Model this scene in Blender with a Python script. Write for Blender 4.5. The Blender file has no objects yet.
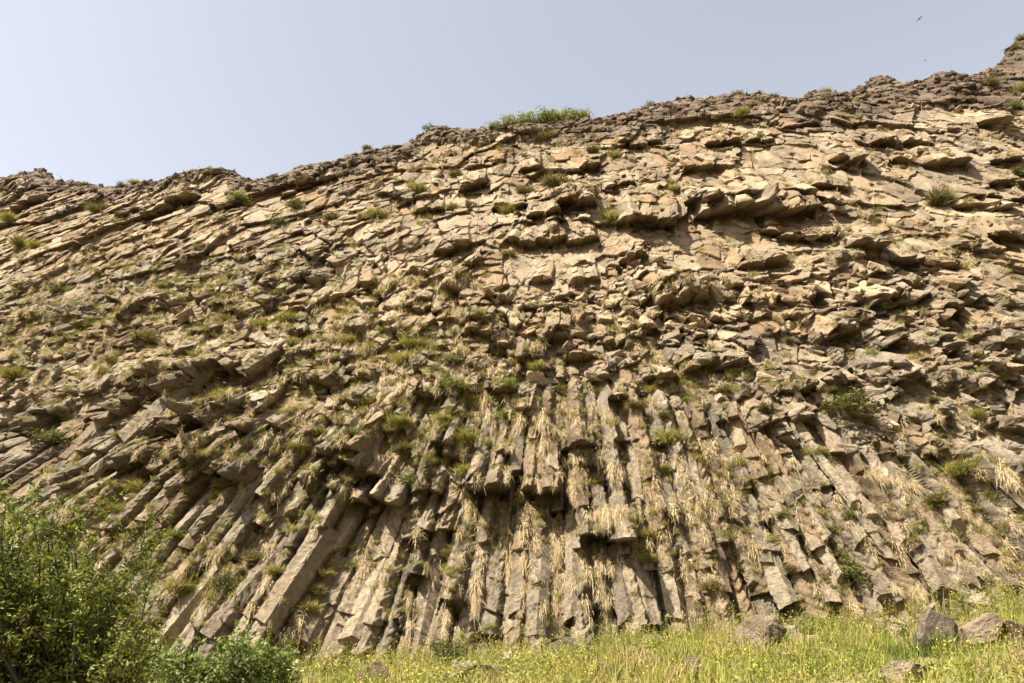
import bpy, bmesh, math, random
import numpy as np
from mathutils import Vector, Matrix

rnd = random.Random(7)
RNG = np.random.default_rng(7)
sc = bpy.context.scene
COL = sc.collection
GRID = 0.043                     # spacing of the cliff surface, metres

# ------------------------------------------------------------------ helpers
def tag(o, label=None, cat=None, group=None, kind=None):
    if label: o['label'] = label
    if cat: o['category'] = cat
    if group: o['group'] = group
    if kind: o['kind'] = kind
    return o

def mesh_np(name, V, F, mat, smooth=False, attrs=None):
    """V (n,3), F (m,3|4): one mesh datablock"""
    V = np.ascontiguousarray(V, dtype=np.float32); F = np.ascontiguousarray(F, dtype=np.int32)
    me = bpy.data.meshes.new(name)
    k = F.shape[1]
    me.vertices.add(len(V)); me.vertices.foreach_set('co', V.ravel())
    me.loops.add(F.size); me.loops.foreach_set('vertex_index', F.ravel())
    me.polygons.add(len(F))
    me.polygons.foreach_set('loop_start', np.arange(0, F.size, k, dtype=np.int32))
    me.polygons.foreach_set('use_smooth', np.full(len(F), smooth, dtype=bool))
    me.update(calc_edges=True)
    for an, arr in (attrs or {}).items():
        a = me.attributes.new(an, 'FLOAT', 'POINT')
        a.data.foreach_set('value', np.ascontiguousarray(arr, dtype=np.float32))
    if mat: me.materials.append(mat)
    return me

def link(name, me, parent=None, loc=None):
    o = bpy.data.objects.new(name, me); COL.objects.link(o)
    if loc is not None: o.location = loc
    if parent is not None: o.parent = parent
    return o

def empty(name, loc):
    o = bpy.data.objects.new(name, None); o.empty_display_size = .2
    o.location = loc; COL.objects.link(o); return o

def hashf(i, j, seed):
    """uniform [0,1) per integer pair"""
    i = np.asarray(i).astype(np.int64).astype(np.uint32); j = np.asarray(j).astype(np.int64).astype(np.uint32)
    with np.errstate(over='ignore'):
        h = i * np.uint32(374761393) + j * np.uint32(668265263) + np.uint32((seed * 2246822519 + 12345) & 0xffffffff)
        h ^= h >> np.uint32(15); h = h * np.uint32(2246822519)
        h ^= h >> np.uint32(13); h = h * np.uint32(3266489917)
        h ^= h >> np.uint32(16)
    return (h.astype(np.float32) / np.float32(4294967296.0))

def vnoise(x, y, seed):
    x0 = np.floor(x); y0 = np.floor(y); fx = (x - x0).astype(np.float32); fy = (y - y0).astype(np.float32)
    fx = fx * fx * (3 - 2 * fx); fy = fy * fy * (3 - 2 * fy)
    x0 = x0.astype(np.int64); y0 = y0.astype(np.int64)
    a = hashf(x0, y0, seed); b = hashf(x0 + 1, y0, seed); c = hashf(x0, y0 + 1, seed); d = hashf(x0 + 1, y0 + 1, seed)
    return (a * (1 - fx) + b * fx) * (1 - fy) + (c * (1 - fx) + d * fx) * fy

def fbm(x, y, seed, octv=4, gain=.5):
    s = 0; a = 1.0; t = 0
    for o in range(octv):
        s = s + a * (vnoise(x, y, seed + 17 * o) - .5); t += a
        a *= gain; x = x * 2.03 + 3.1; y = y * 2.03 + 7.7
    return s / t * 2

def voronoi(a, b, seed, jit=.85):
    """nearest jittered cell: its id pair, offset from its centre, F1, F2"""
    ia = np.floor(a).astype(np.int64); ib = np.floor(b).astype(np.int64)
    f1 = np.full(a.shape, 9.0, np.float32); f2 = f1.copy()
    ci = np.zeros(a.shape, np.int32); cj = ci.copy()
    da = np.zeros(a.shape, np.float32); db = da.copy()
    for di in (-1, 0, 1):
        for dj in (-1, 0, 1):
            i = ia + di; j = ib + dj
            xa = (a - (i + .5 + jit * (hashf(i, j, seed) - .5))).astype(np.float32)
            xb = (b - (j + .5 + jit * (hashf(i, j, seed + 1) - .5))).astype(np.float32)
            d = np.sqrt(xa * xa + xb * xb)
            m = d < f1
            f2 = np.where(m, f1, np.minimum(f2, d)); f1 = np.where(m, d, f1)
            ci = np.where(m, i, ci); cj = np.where(m, j, cj)
            da = np.where(m, xa, da); db = np.where(m, xb, db)
    return ci, cj, da, db, f1, f2

def sstep(e0, e1, x):
    t = np.clip((x - e0) / (e1 - e0), 0, 1); return t * t * (3 - 2 * t)

# ------------------------------------------------------------------ camera
EYE = np.array([0., 0., 1.7]); FPX = 788.0; PITCH = math.radians(24)
cam = bpy.data.cameras.new('camera'); cam.lens = 36 * FPX / 1024; cam.sensor_width = 36; cam.clip_end = 3000; cam.clip_start = .1
camo = bpy.data.objects.new('camera', cam); COL.objects.link(camo)
camo.location = EYE; camo.rotation_euler = (math.pi / 2 + PITCH, 0, 0); sc.camera = camo
CP, SP = math.cos(PITCH), math.sin(PITCH)

def ray(u, v):
    u = np.asarray(u, float); v = np.asarray(v, float)
    x = (u - 512) / FPX; y = -(v - 341.5) / FPX
    d = np.stack([x, CP - y * SP, SP + y * CP], -1)
    return d / np.linalg.norm(d, axis=-1, keepdims=True)

def project(P):
    q = P - EYE
    dep = q[..., 1] * CP + q[..., 2] * SP
    up = -q[..., 1] * SP + q[..., 2] * CP
    dep_ = np.maximum(dep, .01)
    return 512 + FPX * q[..., 0] / dep_, 341.5 - FPX * up / dep_, dep

# ------------------------------------------------------------------ smooth shape of the place
def y_foot(x):                       # plan of the cliff's foot
    return 30 - .10 * x + .0012 * x * x

FOOT_U = [-400, 0, 300, 420, 520, 680, 850, 940, 1024, 1400]
FOOT_V = [682, 676, 680, 668, 657, 643, 628, 616, 603, 553]
_fx = []; _fz = []
for u, v in zip(FOOT_U, FOOT_V):
    d = ray(u, v); t = 30.0
    for _ in range(40):
        p = EYE + d * t; t += (y_foot(p[0]) - p[1]) / d[1] * .8
    p = EYE + d * t; _fx.append(p[0]); _fz.append(p[2])
def z_foot(x): return np.interp(x, _fx, _fz)

def lean(zr, x):                     # how far the face has leaned back at height zr
    zr = np.asarray(zr, float)
    k = .34 + .10 * sstep(8, 16, zr) * 0
    l = .34 * np.clip(zr, -5, 10) + .50 * np.clip(zr - 10, 0, 11) + .40 * np.clip(zr - 21, 0, 8) + .5 * np.clip(zr - 29, 0, 100)
    return l + .0035 * np.clip(zr, 0, 60) * np.clip(-x, 0, 40)
def y_base(x, z):
    return y_foot(x) + lean(z - z_foot(x), x)

def hit_base(u, v, off=0.0):
    d = ray(u, v); lo = np.full(np.shape(d)[:-1], 8.0); hi = np.full_like(lo, 160.0)
    for _ in range(45):
        m = (lo + hi) / 2; p = EYE + d * m[..., None]
        f = p[..., 1] > y_base(p[..., 0], p[..., 2]) - off
        hi = np.where(f, m, hi); lo = np.where(f, lo, m)
    return EYE + d * ((lo + hi) / 2)[..., None]

def ground_z(x, y):
    yf = y_foot(x); zf = z_foot(x)
    t = np.clip((y - 5) / (yf - 5), -.3, 1.6)
    far = np.clip(-12 - np.asarray(y, float), 0, 400)        # the other side of the gorge, behind the viewer
    return zf * np.clip(t, -.2, 1.12) + .22 * fbm(np.asarray(x) * .22, np.asarray(y) * .3, 5, 3) + np.where(t < 0, t * 2, 0) + 75 * (1 - np.exp(-far / 62)) * (1 + .25 * fbm(np.asarray(x) * .02, np.asarray(y) * .03, 8, 3))

SKY_U = [-160, -80, 0, 20, 42, 52, 75, 100, 125, 148, 155, 190, 220, 235, 247, 275, 300, 340, 365, 400, 430, 450, 475, 500, 530, 560, 600, 640, 684, 705, 730, 760, 790, 815, 850, 862, 872, 885, 905, 915, 930, 950, 970, 985, 1000, 1010, 1018, 1024, 1060, 1180]
SKY_V = [190, 185, 180, 174, 169, 179, 184, 186, 187, 187, 179, 173, 167, 173, 182, 177, 168, 160, 152, 147, 130, 127, 131, 125, 121, 120, 120, 110, 99, 99, 97, 94, 99, 94, 94, 87, 80, 77, 84, 82, 75, 74, 77, 73, 66, 50, 42, 36, 25, 15]
_sky = hit_base(np.array(SKY_U, float), np.array(SKY_V, float))
_o = np.argsort(_sky[:, 0])
def z_top(x): return np.interp(x, _sky[_o, 0], _sky[_o, 2])

TILE = {1: (0, 0), 2: (342, 0), 3: (684, 0), 4: (0, 230), 5: (342, 230), 6: (684, 230), 7: (0, 453), 8: (342, 453), 9: (684, 453)}
def tp(t, cx, cy): return TILE[t][0] + cx / 2.97, TILE[t][1] + cy / 2.97

# fan of the columns
APEX = hit_base(np.array([562.]), np.array([105.]))[0]
APEX2 = hit_base(np.array([560.]), np.array([-20.]))[0]
def fan(x, z, A=None):
    A = APEX if A is None else A
    dx = x - A[0]; dz = A[2] - z
    return np.arctan2(dx, np.maximum(dz, 2.0)), np.sqrt(dx * dx + dz * dz)
RFAN = APEX[2] - 9.0; R2 = APEX2[2] - 17.0
print('APEX', APEX, 'top', z_top(np.array([-30., 0, 25.])), 'foot', z_foot(np.array([-25., 0, 22])), 'edges', _sky[0], _sky[-1])

def hit_ground(u, v):
    d = ray(u, v); t = 8.0
    while t < 60:
        p = EYE + d * t
        if p[2] <= ground_z(p[0], p[1]): return p
        t += .05
    return p
# ------------------------------------------------------------------ materials
def new_mat(name):
    m = bpy.data.materials.new(name); m.use_nodes = True
    nt = m.node_tree; nt.nodes.clear()
    out = nt.nodes.new('ShaderNodeOutputMaterial')
    return m, nt, out
def N(nt, t, **kw):
    n = nt.nodes.new(t)
    for k, v in kw.items(): setattr(n, k, v)
    return n
def noise(nt, co, scale, detail=4, rough=.6):
    n = N(nt, 'ShaderNodeTexNoise'); n.inputs['Scale'].default_value = scale; n.inputs['Detail'].default_value = detail; n.inputs['Roughness'].default_value = rough
    nt.links.new(co, n.inputs['Vector']); return n.outputs['Fac']
def ramp(nt, fac, stops):
    r = N(nt, 'ShaderNodeValToRGB'); e = r.color_ramp.elements
    while len(e) < len(stops): e.new(.5)
    for el, (p, c) in zip(e, stops): el.position = p; el.color = (*c, 1) if len(c) == 3 else c
    nt.links.new(fac, r.inputs['Fac']); return r.outputs['Color']
def mix(nt, fac, a, b, mode='MIX'):
    m = N(nt, 'ShaderNodeMix', data_type='RGBA', blend_type=mode)
    for s, v in ((0, fac), (6, a), (7, b)):
        if isinstance(v, bpy.types.NodeSocket): nt.links.new(v, m.inputs[s])
        elif s == 0: m.inputs[0].default_value = v
        else: m.inputs[s].default_value = (*v, 1)
    return m.outputs[2]
def mth(nt, op, a, b=None, clamp=False):
    m = N(nt, 'ShaderNodeMath', operation=op, use_clamp=clamp)
    for i, v in enumerate((a, b)):
        if v is None: continue
        if isinstance(v, bpy.types.NodeSocket): nt.links.new(v, m.inputs[i])
        else: m.inputs[i].default_value = v
    return m.outputs[0]
def attr(nt, name):
    a = N(nt, 'ShaderNodeAttribute', attribute_name=name); return a.outputs['Fac']

def rock_mat(name, grey=(.184, .149, .104), tan=(.240, .183, .117), use_attr=True, dust=.5):
    m, nt, out = new_mat(name)
    geo = N(nt, 'ShaderNodeNewGeometry'); co = geo.outputs['Position']
    n1 = noise(nt, co, .9, 6, .65); n2 = noise(nt, co, 4.5, 5, .7); n3 = noise(nt, co, 17, 4, .7)
    f = mth(nt, 'ADD', mth(nt, 'MULTIPLY', n1, .4), mth(nt, 'MULTIPLY', n2, .6))
    tone = attr(nt, 'tone') if use_attr else n1
    tn = attr(nt, 'tan') if use_attr else mth(nt, 'MULTIPLY', n1, .5)
    cr = attr(nt, 'crust') if use_attr else mth(nt, 'MULTIPLY', n1, 0)
    g = ramp(nt, f, [(.34, tuple(c * .50 for c in grey)), (.5, grey), (.66, tuple(min(1, c * 1.6) for c in grey))])
    t = ramp(nt, f, [(.30, tuple(c * .68 for c in tan)), (.5, tan), (.72, (min(1, tan[0] * 1.28), tan[1] * 1.30, tan[2] * 1.36))])
    # dust lying on the flatter tops, through every zone
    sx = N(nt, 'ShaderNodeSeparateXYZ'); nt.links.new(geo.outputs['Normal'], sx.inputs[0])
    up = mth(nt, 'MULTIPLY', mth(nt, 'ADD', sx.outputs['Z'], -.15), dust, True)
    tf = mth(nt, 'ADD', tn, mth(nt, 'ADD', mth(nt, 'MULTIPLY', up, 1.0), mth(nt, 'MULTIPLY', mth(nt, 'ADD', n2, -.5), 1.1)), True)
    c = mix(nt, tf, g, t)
    c = mix(nt, cr, c, ramp(nt, f, [(.3, (.065, .047, .033)), (.55, (.13, .095, .065)), (.75, (.21, .16, .11))]))
    hu = ramp(nt, attr(nt, 'hue') if use_attr else n1, [(.0, (.78, .64, .50)), (.25, (1.0, .92, .82)), (.5, (1, 1, 1)), (.75, (1.0, 1.02, 1.02)), (1.0, (1.26, 1.22, 1.14))])
    c = mix(nt, .9, c, hu, 'MULTIPLY')
    # water streaks: narrow upright bands of darker or rusty stone
    mp = N(nt, 'ShaderNodeMapping'); mp.inputs['Scale'].default_value = (1.3, .5, .12); nt.links.new(co, mp.inputs['Vector'])
    ws = ramp(nt, noise(nt, mp.outputs[0], 1.0, 5, .65), [(.56, (0, 0, 0)), (.68, (1, 1, 1))])
    c = mix(nt, mth(nt, 'MULTIPLY', ws, .45), c, (.105, .072, .046))
    # each block its own shade
    sh = mth(nt, 'ADD', mth(nt, 'MULTIPLY', tone, .95), .50)
    cb = N(nt, 'ShaderNodeCombineColor')
    for i in range(3): nt.links.new(sh, cb.inputs[i])
    c = mix(nt, 1.0, c, cb.outputs[0], 'MULTIPLY')
    # lichen: olive stain in patches, small dark stains, pale specks
    li = ramp(nt, noise(nt, co, 1.6, 5, .75), [(.56, (0, 0, 0)), (.70, (1, 1, 1))])
    c = mix(nt, mth(nt, 'MULTIPLY', li, .2), c, (.15, .135, .055))
    dk = ramp(nt, noise(nt, co, 7.5, 3, .7), [(.58, (0, 0, 0)), (.70, (1, 1, 1))])
    c = mix(nt, mth(nt, 'MULTIPLY', dk, .45), c, (.07, .052, .036))
    pk = ramp(nt, n3, [(.62, (0, 0, 0)), (.72, (1, 1, 1))])
    c = mix(nt, mth(nt, 'MULTIPLY', pk, .4), c, (.33, .27, .20))
    b = N(nt, 'ShaderNodeBsdfPrincipled'); b.inputs['Roughness'].default_value = .93; b.inputs['Specular IOR Level'].default_value = .2
    nt.links.new(c, b.inputs['Base Color'])
    bp = N(nt, 'ShaderNodeBump'); bp.inputs['Strength'].default_value = 1.0; bp.inputs['Distance'].default_value = .10
    hgt = mth(nt, 'ADD', n2, mth(nt, 'MULTIPLY', n3, .6)); nt.links.new(hgt, bp.inputs['Height']); nt.links.new(bp.outputs[0], b.inputs['Normal'])
    nt.links.new(b.outputs[0], out.inputs[0]); return m

def leaf_mat(name, cols, trans=.35, rough=.7, use_tone=True, objvar=.25):
    """cols: dark to light; 'tone' per blade picks between them, the object's own random value shifts them"""
    m, nt, out = new_mat(name)
    oi = N(nt, 'ShaderNodeObjectInfo')
    t = attr(nt, 'tone')
    f = mth(nt, 'ADD', mth(nt, 'MULTIPLY', t, 1 - objvar), mth(nt, 'MULTIPLY', oi.outputs['Random'], objvar), True)
    n = len(cols); c = ramp(nt, f, [(i / (n - 1), cc) for i, cc in enumerate(cols)])
    b = N(nt, 'ShaderNodeBsdfPrincipled'); b.inputs['Roughness'].default_value = rough; b.inputs['Specular IOR Level'].default_value = .3
    nt.links.new(c, b.inputs['Base Color'])
    tr = N(nt, 'ShaderNodeBsdfTranslucent'); nt.links.new(c, tr.inputs['Color'])
    ms = N(nt, 'ShaderNodeMixShader'); ms.inputs[0].default_value = trans
    nt.links.new(b.outputs[0], ms.inputs[1]); nt.links.new(tr.outputs[0], ms.inputs[2]); nt.links.new(ms.outputs[0], out.inputs[0]); return m

ROCK = rock_mat('basalt')
DARKROCK = rock_mat('dark_boulder_basalt', grey=(.085, .066, .052), tan=(.20, .15, .10), use_attr=False)
BOULDER = rock_mat('boulder_basalt', grey=(.145, .112, .080), tan=(.235, .175, .11), use_attr=False)
# ------------------------------------------------------------------ cliff relief
# broken undersides seen in the photograph: tile, x, y, width, and how far the rock above stands out
OVER = [(4,60,575,110,1),(4,470,470,150,1.3),(4,560,430,120,1.2),(4,700,425,140,1.2),(4,500,600,120,1.3),(4,600,575,110,1.3),(4,380,510,70,1),(4,290,570,70,.9),(4,340,545,60,.8),(4,830,600,80,1),(4,720,610,70,1),(4,980,665,70,1),(4,965,455,90,1),(4,890,450,60,.9),(4,130,290,120,.8),(4,400,330,90,.7),(4,60,160,100,.6),(4,240,310,70,.6),(4,700,235,110,.8),(4,570,180,110,.9),(4,900,75,70,1),(4,770,90,110,.9),(4,980,100,70,1),(4,920,145,90,.9),(4,690,50,90,.6),(4,250,40,110,.6),(4,180,480,80,.7),(4,470,205,70,.7),(4,530,90,80,.7),
(5,320,195,70,1),(5,410,320,120,1),(5,480,350,60,.9),(5,640,330,80,1),(5,560,545,40,.8),(5,230,140,90,.9),(5,90,185,110,.9),(5,550,40,140,1.1),(5,690,35,140,1.1),(5,590,160,70,.8),(5,980,230,110,1.2),(5,815,490,60,1.2),(5,700,640,100,1.2),(5,700,380,80,.9),(5,250,500,80,1),(5,765,445,70,1),(5,480,470,70,.9),(5,940,445,100,1),(5,40,310,80,1),(5,160,310,80,.9),(5,250,245,90,.8),(5,330,60,110,1),(5,460,220,90,.8),(5,830,340,110,.9),(5,530,400,40,1),(5,60,440,80,.9),(5,30,520,60,.9),(5,30,665,80,1.2),(5,300,640,70,.9),(5,500,650,80,1),(5,620,640,50,.9),(5,720,160,90,.7),(5,130,300,60,.8),(5,900,290,60,.8),(5,860,90,90,1),(5,840,620,70,.8),
(6,30,210,90,1.2),(6,230,105,140,1.1),(6,515,65,120,1.3),(6,330,25,190,1.2),(6,570,215,110,1.2),(6,380,205,70,.8),(6,450,310,110,1.1),(6,620,345,100,1.1),(6,650,445,100,1.1),(6,790,370,60,.8),(6,730,110,110,1),(6,970,320,90,.8),(6,360,470,60,.9),(6,350,560,60,1),(6,250,595,60,.9),(6,290,605,60,1),(6,130,570,60,.9),(6,40,410,110,1),(6,150,415,90,1),(6,730,560,70,1),(6,720,650,60,.9),(6,850,60,110,1),(6,930,30,110,1.2),(6,690,215,90,1),(6,560,145,80,.9),(6,800,160,110,1),(6,880,480,90,.8),(6,760,260,90,.9),(6,960,430,80,.7),(6,480,460,70,.9),(6,860,210,80,.9),(6,640,100,80,1),
(7,790,150,100,1.2),(7,905,100,60,1.1),(7,770,215,50,.9),(7,450,30,110,1.2),(7,690,60,110,1.2),(7,330,50,60,1),(7,100,215,70,.8),(7,560,30,90,1.2),(7,640,40,60,1),(7,990,60,60,1.1),(7,1000,100,50,1),(7,210,85,80,.8),(7,370,150,60,.6),
(8,430,95,140,2.3),(8,590,110,120,2.4),(8,790,245,170,2.0),(8,130,150,110,1.5),(8,60,130,60,1.3),(8,268,225,60,1),(8,312,240,60,1),(8,220,380,60,1.1),(8,320,450,70,1.3),(8,440,530,80,1.2),(8,640,180,50,1.1),(8,920,520,70,1),(8,985,195,60,1),(8,210,250,60,.9),(8,30,40,80,1.2),(8,330,20,90,1),(8,730,30,80,1),(8,100,60,60,1.1),(8,700,290,60,.6),
(9,420,100,100,1.2),(9,200,120,60,1.1),(9,240,205,50,.9),(9,300,200,50,.8),(9,390,275,60,1),(9,525,60,40,1),(9,80,295,60,.8),(9,960,310,60,.7),(9,845,205,50,.6),(9,220,70,110,1),(9,60,420,50,.7),(9,320,350,70,.8),(9,130,190,70,.9),
(1,110,600,190,1.5),(1,560,600,90,1.4),(1,480,640,90,1.2),(1,400,640,80,.9),(1,690,520,70,1),(1,950,540,110,1),(1,880,570,90,.9),(1,190,560,80,1),
(2,390,545,90,1.3),(2,690,610,110,1.6),(2,600,645,100,1.2),(2,735,500,60,1.2),(2,260,620,90,1),(2,500,610,100,1.2),(2,900,670,170,1.5),(2,50,490,90,1),(2,880,430,140,.8),(2,560,500,70,1),(2,820,560,90,.7),(2,430,480,120,.5),
(3,130,635,190,2.0),(3,295,640,160,1.9),(3,40,610,90,1.3),(3,480,480,90,1.4),(3,640,475,50,1.1),(3,775,490,120,1.5),(3,920,360,70,1.4),(3,840,620,80,1.5),(3,905,640,60,1.4),(3,925,545,60,1.2),(3,110,430,110,1.1),(3,820,300,90,.8),(3,560,240,110,.9),(3,430,560,110,1),(3,700,420,90,.9),(3,600,420,80,.9),(3,990,560,60,1),(3,960,480,80,1),(3,340,380,110,.6),(3,220,420,80,.6)]

def relief(x, z):
    """rock relief over the smooth face at (x, z): metres towards the viewer, and colour masks"""
    P = np.stack([x, y_base(x, z), z], -1); U, Vv, _ = project(P)
    zt = z_top(x)
    wob = 28 * fbm(x * .16, z * .16, 31, 3)
    colline = np.interp(U, [0, 120, 260, 380, 480, 620, 720, 860, 1024], [440, 408, 415, 405, 385, 372, 400, 430, 450])
    Wc = sstep(-22, 26, Vv + wob - colline)
    upline = np.interp(U, [0, 150, 330, 520, 700, 850, 1024], [290, 285, 275, 255, 258, 270, 300])
    Wu = 1 - sstep(-20, 22, Vv + wob - upline)
    Wb = np.clip(1 - Wc - Wu, 0, 1)
    crust = 1 - sstep(1.2, 3.2, zt - z + 2.6 * fbm(x * .22, z * .3, 41, 4) + np.interp(U, [0, 200, 420, 520, 640, 800, 1024], [-.2, .2, .2, 1.3, -.2, -.8, -2.4]))
    rampant = sstep(0, 1.2, zt - z)
    ph, r = fan(x, z); arc = ph * RFAN
    ph2, rr2 = fan(x, z, APEX2); arc2 = ph2 * R2
    wx = .18 * fbm(x * .7, z * .7, 3, 3); wz = .18 * fbm(x * .7, z * .7, 4, 3)
    ex = fbm(x * 2.6, z * 2.6, 6, 3, .6); ez = fbm(x * 2.6, z * 2.6, 7, 3, .6)     # ragged edges
    wx = .75 * wx + .022 * ex; wz = .75 * wz + .022 * ez
    # --- columns
    a = (arc + .45 * fbm(arc * .22, r * .04, 51, 2) + .06 * fbm(arc * .8, r * .35, 52, 2) + .014 * ex) / .74
    i0 = np.floor(a).astype(np.int64); f1 = np.full(a.shape, 9., np.float32); f2 = f1.copy(); ci = np.zeros(a.shape, np.int64); da = np.zeros(a.shape, np.float32)
    for di in (-1, 0, 1):
        i = i0 + di; d = (a - (i + .5 + .5 * (hashf(i, i * 0 + 3, 61) - .5))).astype(np.float32)
        m = np.abs(d) < f1
        f2 = np.where(m, f1, np.minimum(f2, np.abs(d))); f1 = np.where(m, np.abs(d), f1); ci = np.where(m, i, ci); da = np.where(m, d, da)
    edge = np.clip((f2 - f1), 0, 1)
    h0 = hashf(ci, ci * 0 + 1, 62); h1 = hashf(ci, ci * 0 + 2, 63); h2 = hashf(ci, ci * 0 + 5, 64)
    facet = np.minimum(1, np.maximum(edge - .05, 0) * (1.3 + 1.5 * h2)) * .43 + np.clip(da, -.5, .5) * (h1 - .5) * .55
    bb = (r + wz * 1.3 + da * (h1 - .5) * .8) / (5.0 + 7.0 * h2) + h0 * 13.7
    sj = np.floor(bb).astype(np.int64); fr = (bb - sj).astype(np.float32)
    so = hashf(ci, sj, 65) - .5
    gul = (h0 < .27)
    calm = 1 - .65 * sstep(640, 740, U)
    Dc = facet + (h0 - .5) * .52 - .22 * gul + calm * 4 * so * np.abs(so) * .6 + .30 * (fr - .5)
    ki, kj, ka, kb, k1, k2 = voronoi(arc / 3.4 + .12 * wx, r / 4.6 + .35 * hashf(ci, ci * 0, 66), 67)
    Dc = Dc + calm * ((hashf(ki, kj, 68) - .5) * .5 + kb * .3)
    ii, jj, ea, eb, e1, e2 = voronoi(a * 3.2, r * 1.15 + wz * 3, 69)
    Dc = Dc + (hashf(ii, jj, 70) - .5) * .09 + ea * (hashf(ii, jj, 71) - .5) * .15
    stri = fbm(arc * .9 + 5, r * 5.2 + 1.4 * np.abs(da) * 3, 72, 2)
    Dc = Dc + .11 * stri * (.4 + 1.2 * vnoise(arc * .8, r * .4, 73))
    # --- blocks of broken column ends
    gi, gj, _, _, _, _ = voronoi(arc2 / 4.2 + wx, rr2 / 3.6 + wz, 80)
    an = (hashf(gi, gj, 78) - .5) * .9; gs = .62 + .8 * hashf(gi, gj, 79) + .28 * (gi < -1)
    pa = (arc2 * np.cos(an) - rr2 * np.sin(an)) / gs + 37 * hashf(gi, gj, 77); pb = (arc2 * np.sin(an) + rr2 * np.cos(an)) / gs
    bi, bj, ba, bbv, b1, b2 = voronoi(pa / 1.1 + wx * 1.4, pb / 1.6 + wz, 81)
    hb = hashf(bi, bj, 82)
    Db = (hb - .5) * .95 + bbv * (.1 + .6 * hashf(bi, bj, 83)) + ba * (hashf(bi, bj, 84) - .5) * .9 - .22 * (1 - np.clip((b2 - b1) * 13, 0, 1))
    b3, b4, bc, bd, b5, b6 = voronoi(pa / .5 + wx * 2.6, pb / .75 + wz * 2, 85)
    flat = np.where(hashf(bi, bj, 140) < .5, .25, 1.15)
    Db = Db + flat * ((hashf(b3, b4, 86) - .5) * .42 + bd * .25 + bc * (hashf(b3, b4, 87) - .5) * .3)
    Db = Db + .35 * (hashf(ki, kj, 88) - .5)
    # --- slabs higher up
    hx = -.0062 * x * x + .06 * x
    zz = z - hx
    s7, s8, se, sf, _, _ = voronoi(x / 4.6 + wx, zz / 2.9 + wz, 98)
    blk = (s7 >= -2) * 1.0; an = (hashf(s7, s8, 76) - .5) * (.9 + .7 * blk); gs = .45 + .75 * hashf(s7, s8, 75)
    qx = (x * np.cos(an) - zz * np.sin(an)) / gs + 31 * hashf(s7, s8, 74); qz = (x * np.sin(an) + zz * np.cos(an)) / gs
    si, sj2, sa, sb, s1, s2 = voronoi(qx / 1.6 + wx * 2 + qz * .15, qz / (.95 + .45 * blk) + wz * 1.6, 91)
    hs = hashf(si, sj2, 92)
    Du = (hs - .5) * .62 + sb * (.18 - .50 * hashf(si, sj2, 93)) + sa * (hashf(si, sj2, 94) - .5) * .9 - .16 * (1 - np.clip((s2 - s1) * 13, 0, 1))
    s3, s4, sc_, sd, s5, s6 = voronoi(qx / .75 + wx * 3.5 + qz * .2, qz / (.42 + .22 * blk) + wz * 3, 95)
    flat = np.where(hashf(s7, s8, 139) < .5, .2, 1.0) * np.where(hashf(si, sj2, 140) < .45, .3, 1.2)
    Du = Du + flat * ((hashf(s3, s4, 96) - .5) * .34 + sd * (.1 - .25 * hashf(s3, s4, 90)) + sc_ * (hashf(s3, s4, 97) - .5) * .3)
    Du = Du + (hashf(s7, s8, 99) - .5) * 1.0 - sf * .45 + se * (hashf(s7, s8, 100) - .5) * .8
    # --- rubble crust along the crest
    ri, rj, ra, rb, r1, r2 = voronoi(x / .62 + wx * 2, z / .5 + wz * 2, 101)
    Dr = .30 * hashf(ri, rj, 102) + .22 * np.sqrt(np.clip(1 - (r1 / .75) ** 2, 0, 1)) + .5 * fbm(x * .5, z * .5, 103, 3)
    D = Wc * Dc + (.9 + .2 * (1 - sstep(380, 520, U))) * Wb * Db + .66 * Wu * Du
    # weathered soil and grit lying in the hollows
    fl = fbm(x * .16, z * .22, 161, 3) + .5 * fbm(x * .8, z * .6, 162, 3)
    fill = -.62 + .85 * fl + .22 * Wb - .1 * Wu + .16 * Wc * (1 - 1.6 * sstep(700, 800, U))
    soil = sstep(-.10, .16, fill - D)
    D = np.maximum(D, fill) +   .12 * soil * fbm(x * 1.7, z * 1.7, 163, 4, .65)
    Dbig = 1.0 * fbm(x * .075, z * .09, 111, 3)
    # the two smoother pale walls
    wall = np.clip(np.exp(-((np.abs(U - 560) / 62) ** 4 + (np.abs(Vv - 268) / 30) ** 4)) + np.exp(-((np.abs(U - 730) / 70) ** 4 + (np.abs(Vv - 252) / 22) ** 4)) + .8 * np.exp(-((np.abs(U - 790) / 60) ** 4 + (np.abs(Vv - 165) / 26) ** 4)), 0, 1)
    D = D * (1 - .62 * wall) - .25 * wall
    for bu, bv_, ru, rv, am in ((945, 84, 24, 15, 2.4), (884, 84, 22, 10, 1.3), (28, 182, 34, 10, 1.8), (212, 176, 34, 10, 1.4), (573, 192, 24, 13, 1.3), (418, 238, 48, 13, 1.1), (735, 200, 45, 12, .7), (800, 205, 40, 11, .7), (985, 220, 36, 14, 1.1), (855, 255, 30, 12, .9), (690, 288, 34, 10, .8), (840, 318, 26, 10, .7), (130, 375, 60, 16, .8), (240, 440, 70, 14, .7)):
        D = D + am * np.exp(-((U - bu) / ru) ** 2 - ((Vv - bv_) / rv) ** 2)
    # --- ledges and undersides the photograph shows
    dirx = np.sin(ph); dirz = -np.cos(ph)
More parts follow.
